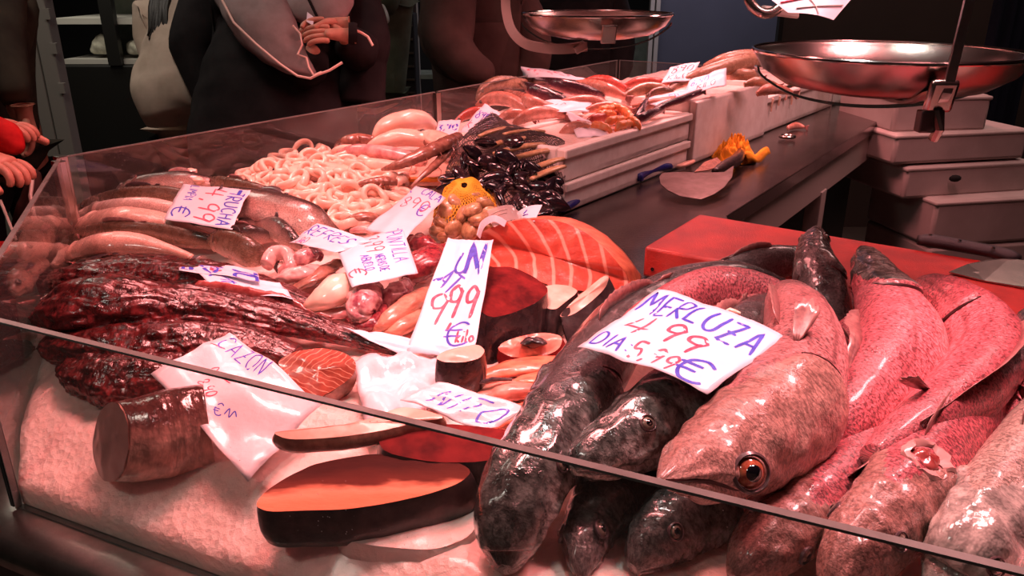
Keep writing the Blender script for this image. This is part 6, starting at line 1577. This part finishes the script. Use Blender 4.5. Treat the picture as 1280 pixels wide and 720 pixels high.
m = MB(); m.tube([D(x, y, 2.56) for x, y in ((366,32),(375,42),(378,56),(372,68),(383,72),(386,84),(392,94),(402,90))], .0038, 6); m.build('white_piping', MAT['piping'], root)
m = MB(); m.tube([D(x, y, 2.58) for x, y in ((441,36),(452,41),(460,46),(466,57))], .0045, 6); m.build('white_piping', MAT['piping'], root)
m = MB(); m.tube([D(x, y, 2.66) for x, y in ((384,-5),(390,8),(397,22))], .005, 6); m.build('drawstring', MAT['dark_cloth'], root)
hand(root, D(436, 44, 2.58), D(376, 40, 2.55)-D(436, 44, 2.58), -FWD*-1.0*.3+V((0, .3, -.5)), L=.19, curl=.35, side=1)
hand(root, D(428, 30, 2.64), D(380, 30, 2.62)-D(428, 30, 2.64), V((0, -.4, -.6)), L=.18, curl=.4, side=-1)
m = MB(); m.lathe(D(441, 42, 2.58), [(.033, -.014), (.036, 0), (.033, .014)], 20, axis=(D(376, 40, 2.55)-D(436, 44, 2.58))); m.build('cuff', MAT['dark_cloth'], root)
r = thing('paper_ticket', 'small white paper ticket held between the clasped hands of the customer in grey', 'ticket', D(388, 20, 2.6)); m = MB(); m.v = [D(384,15,2.6), D(393,22,2.6), D(391,32,2.58), D(383,27,2.58)]; m.f = [(0,1,2,3)]; m.m=[0]; o = m.build('sheet', MAT['paper'], r, smooth=False); md = o.modifiers.new('t', 'SOLIDIFY'); md.thickness = .0006

# P1: beige jacket, braids, black sleeved arm
pb = D(238, 60, 3.25)
root, ARM, at, fw, sd = person('customer with black braids in a loose beige jacket over black sleeves, bending at the left', (pb.x, pb.y), -1.5, 'beige_cloth', hgt=1.66, girth=1.05,
  arms={'L': (D(282, 70, 3.2), D(262, 128, 3.1)), 'R': (D(196, 70, 3.2), D(200, 110, 3.1))})
dsweep('jacket_back', [(262,-70,3.2,38),(250,-30,3.15,44),(243,10,3.1,46),(235,50,3.08,50),(226,90,3.06,53),(221,118,3.05,52),(220,138,3.05,46),(222,150,3.05,36),(224,152,3.05,8)], 'beige_cloth', root, .8, wr=.06)
J = {'a': (D(268, -20, 2.98), .105), 'b': (D(246, 28, 2.95), .10), 'c': (D(240, 66, 2.93), .080), 'd': (D(250, 105, 2.92), .052), 'e': (D(262, 138, 2.92), .040)}
skinmesh('black_sleeve', J, [('a', 'b'), ('b', 'c'), ('c', 'd'), ('d', 'e')], 'dark_cloth', root, 'b')
m = MB()
for k in range(7):
    x = 187+k*3.2; m.tube([D(x+8+rr.uniform(-2, 2), -20, 3.0), D(x+2, 10, 2.98), D(x+rr.uniform(-3, 3), 35, 2.97), D(x-1+rr.uniform(-3, 3), 60-abs(k-3)*5, 2.97)], [.012, .011, .009, .004], 7)
m.build('braids', MAT['hair'], root)
m = MB(); m.tube([D(250, 143, 2.9), D(262, 148, 2.9), D(278, 153, 2.9)], [.006, .008, .005], 8); tag(m.build('metal_clasp', MAT['pan_steel']), 'thin shiny metal clasp hanging at the hem of the beige jacket', 'clasp')
J = {'a': (D(271, 50, 3.15), .03), 'b': (D(272, 95, 3.12), .035), 'c': (D(276, 150, 3.1), .03)}
skinmesh('front_flap', J, [('a', 'b'), ('b', 'c')], 'beige_cloth', root, 'a')
# P3 green coat and bag
pg = D(462, 20, 4.2)
root, ARM, at, fw, sd = person('shopper in a dull green coat holding a whitish plastic bag, standing behind the clasped hands', (pg.x, pg.y), -1.7, 'green_cloth', hgt=1.68, girth=1.0, arms={'L': (D(492, 0, 4.15), D(482, 18, 4.1))})
J = {'a': (D(470, -40, 4.0), .16), 'b': (D(466, 0, 4.0), .15), 'c': (D(464, 20, 4.0), .11)}
skinmesh('coat_front', J, [('a', 'b'), ('b', 'c')], 'green_cloth', root, 'a')
b = D(478, 20, 3.95); r = thing('shopping_bag', 'whitish plastic bag hanging below the green coat', 'bag', b-V((0, 0, .1)))
J = {'a': (D(477, 5, 3.9), .012), 'b': (D(479, 18, 3.9), (.030, .02)), 'c': (D(480, 32, 3.9), (.036, .025))}
skinmesh('bag_body', J, [('a', 'b'), ('b', 'c')], 'bag_white', r, 'c')
# P4 brown puffer
pd_ = D(600, 60, 3.5)
root, ARM, at, fw, sd = person('customer in a dark brown padded coat standing behind the glass post', (pd_.x, pd_.y), -1.6, 'brown_cloth', hgt=1.74, girth=1.3,
  arms={'L': (D(668, 60, 3.45), D(650, 170, 3.5)), 'R': (D(545, 55, 3.4), D(580, 95, 3.25))})
J = {'a': (D(565, -60, 3.3), .16), 'b': (D(557, 10, 3.25), .125), 'c': (D(560, 60, 3.2), .105), 'd': (D(590, 92, 3.16), .085), 'e': (D(620, 98, 3.15), .06)}
o = skinmesh('padded_sleeve', J, [('a', 'b'), ('b', 'c'), ('c', 'd'), ('d', 'e')], 'brown_cloth', root, 'b')
# P5 black figure
pe = D(715, 40, 4.3)
person('figure dressed all in black standing behind the small scale pan', (pe.x, pe.y), -1.6, 'dark_cloth', hgt=1.78, girth=1.5)
# P0 olive coat left
pf = D(-40, 60, 2.6)
root, ARM, at, fw, sd = person('customer in a long dark olive coat cut off by the left edge', (pf.x, pf.y), -.9, 'olive_cloth', hgt=1.74, girth=.95,
  arms={'L': (D(8, 70, 2.5), D(24, 150, 2.45)), 'R': (D(-70, 60, 2.4), D(-40, 140, 2.3))})
J = {'a': (D(0, -50, 2.5), .11), 'b': (D(-8, 20, 2.45), .085), 'c': (D(6, 80, 2.42), .07), 'd': (D(20, 130, 2.4), .05)}
skinmesh('coat_sleeve', J, [('a', 'b'), ('b', 'c'), ('c', 'd')], 'olive_cloth', root, 'b')
hand(root, D(30, 140, 2.40), (0, 0, -1), V((-.5, -.5, 0)), L=.17, curl=.4)
# near customer with red sleeves (body outside the frame at left)
pn = D(-110, 200, 1.75)
root, ARM, at, fw, sd = person('near customer in red sleeves at the left edge, hands beside the left glass', (pn.x-.05, pn.y), -.1, 'red_cloth', hgt=1.62, girth=.95,
  arms={'L': (D(-70, 150, 1.85), D(-22, 178, 1.78)), 'R': (D(-70, 215, 1.60), D(-18, 190, 1.66))})
hand(root, D(-16, 200, 1.64), D(40, 214, 1.62)-D(-16, 200, 1.64), V((0, -.1, -1)), L=.14, curl=.7, side=1)
J = {'a': (D(-40, 160, 1.72), .05), 'b': (D(-10, 166, 1.70), .045), 'c': (D(14, 176, 1.68), .028), 'd': (D(26, 190, 1.67), .016)}
skinmesh('red_cuff', J, [('a', 'b'), ('b', 'c'), ('c', 'd')], 'red_cloth', root, 'b')
hand(root, D(-8, 160, 1.76), D(30, 160, 1.76)-D(-8, 160, 1.76), V((0, 0, -1)), L=.12, curl=.7, side=-1)
r = thing('paper_ticket', 'small white paper slip held in the red-sleeved hand', 'ticket', D(18, 164, 1.70)); m = MB(); m.v = [D(8,157,1.7), D(24,163,1.69), D(22,168,1.69), D(6,164,1.7)]; m.f = [(0,1,2,3)]; m.m=[0]; o = m.build('sheet', MAT['paper'], r, smooth=False); md = o.modifiers.new('t', 'SOLIDIFY'); md.thickness = .0006
# carrier bag hanging outside the glass
root = thing('carrier_bag', 'pale crumpled carrier bag with dark straps hanging outside the left glass pane', 'bag', D(40, 280, 1.75))
J = {'a': (D(44, 212, 1.80), .012), 'b': (D(42, 235, 1.80), (.03, .02)), 'c': (D(34, 275, 1.82), (.045, .03)), 'd': (D(26, 315, 1.84), (.04, .03))}
o = skinmesh('bag_body', J, [('a', 'b'), ('b', 'c'), ('c', 'd')], 'brown_cloth', root, 'c')
m = MB(); m.tube([D(42, 212, 1.78), D(38, 245, 1.72), D(44, 275, 1.7)], .004, 6); m.build('strap', MAT['bag_white'], root); m = MB(); m.tube([D(0, 250, 1.6), D(10, 275, 1.6), D(20, 300, 1.6)], .003, 6); m.build('strap', MAT['bag_white'], root)

# =================== LIGHT ===================
def area(name, loc, tgt, sx, sy, power, color, spread=160):
    l = bpy.data.lights.new(name, 'AREA'); l.shape = 'RECTANGLE'; l.size = sx; l.size_y = sy; l.energy = power; l.color = color; l.spread = math.radians(spread)
    o = bpy.data.objects.new(name, l); col.objects.link(o); o.location = loc; o.rotation_euler = (V(tgt)-V(loc)).to_track_quat('-Z', 'Y').to_euler(); return o
RED = (1, .29, .28)
area('counter_lamp', (-.20, 1.10, 2.05), (-.22, 1.0, 1), .30, .30, 13, RED, 115)
area('counter_lamp', (.66, 1.00, 2.1), (.58, .85, 1), .25, .25, 15, (1, .33, .34), 110)
area('counter_lamp', (.35, 2.6, 2.2), (.30, 2.5, 1), .35, .5, 17, (1, .30, .29), 110)
area('counter_lamp', (-.55, 1.85, 2.1), (-.45, 1.8, 1), .30, .30, 9, RED, 110)
area('counter_lamp', (1.0, 3.5, 2.3), (.9, 3.3, 1), .35, .5, 10, (1, .34, .33), 110)
area('table_fill', (1.25, 2.3, 2.2), (.8, 2.6, 1), .3, .5, 8, (1, .38, .38), 120)  # added light without a known fixture, brightens box fronts, table and cloth
area('aisle_fill', (-1.3, .1, 2.6), (-.6, .9, .9), .25, .25, 1.8, (1, .95, .85), 90)  # unseen light added for the ledge edge highlight and neutral fill on hakes
area('white_lamp', (.20, 1.0, 2.3), (.25, .8, 1), .14, .14, 3.0, (1, .96, .92), 110)
area('aisle_fill', (-2.7, 3.7, 3.05), (-2.5, 3.9, 0), .7, .7, 16, (1, .92, .78))  # added where its reflection falls on the steel ledge, no known fixture
area('aisle_fill', (-1.35, 2.2, 3.0), (-1.2, 3.2, .9), .5, .5, 6, (1, .88, .76), 120)  # extra light put in to lift the beige jacket and grey sleeve
area('stall_fill', (2.2, 3.0, 3.0), (2.3, 3.4, 0), 1.2, 1.0, 16, (1, .68, .60))  # unseen ceiling light added for the dim background
area('stall_fill', (1.2, 5.4, 3.0), (1.2, 6.2, 1), 1.2, 1.0, 28, (.9, .85, 1))  # second added background light, lifts the blue partition
area('fridge_lamp', (-2.7, 4.9, 2.1), (-2.7, 5.4, 1), .8, .2, 5, (1, .95, .8))
w = bpy.data.worlds.new('World'); bpy.context.scene.world = w; w.use_nodes = True
w.node_tree.nodes['Background'].inputs[0].default_value = (.5, .32, .28, 1); w.node_tree.nodes['Background'].inputs[1].default_value = .035
# =================== CAMERA ===================
cd = bpy.data.cameras.new('camera'); cam = bpy.data.objects.new('camera', cd); col.objects.link(cam)
cam.location = (0, 0, HC); cam.rotation_euler = (PI/2-TH, 0, 0); cd.sensor_width = 36; cd.lens = 36*F/1280; cd.clip_start = .02
bpy.context.scene.camera = cam
sc = bpy.context.scene; sc.view_settings.view_transform = 'Standard'; sc.view_settings.look = 'None'; sc.view_settings.exposure = -.12
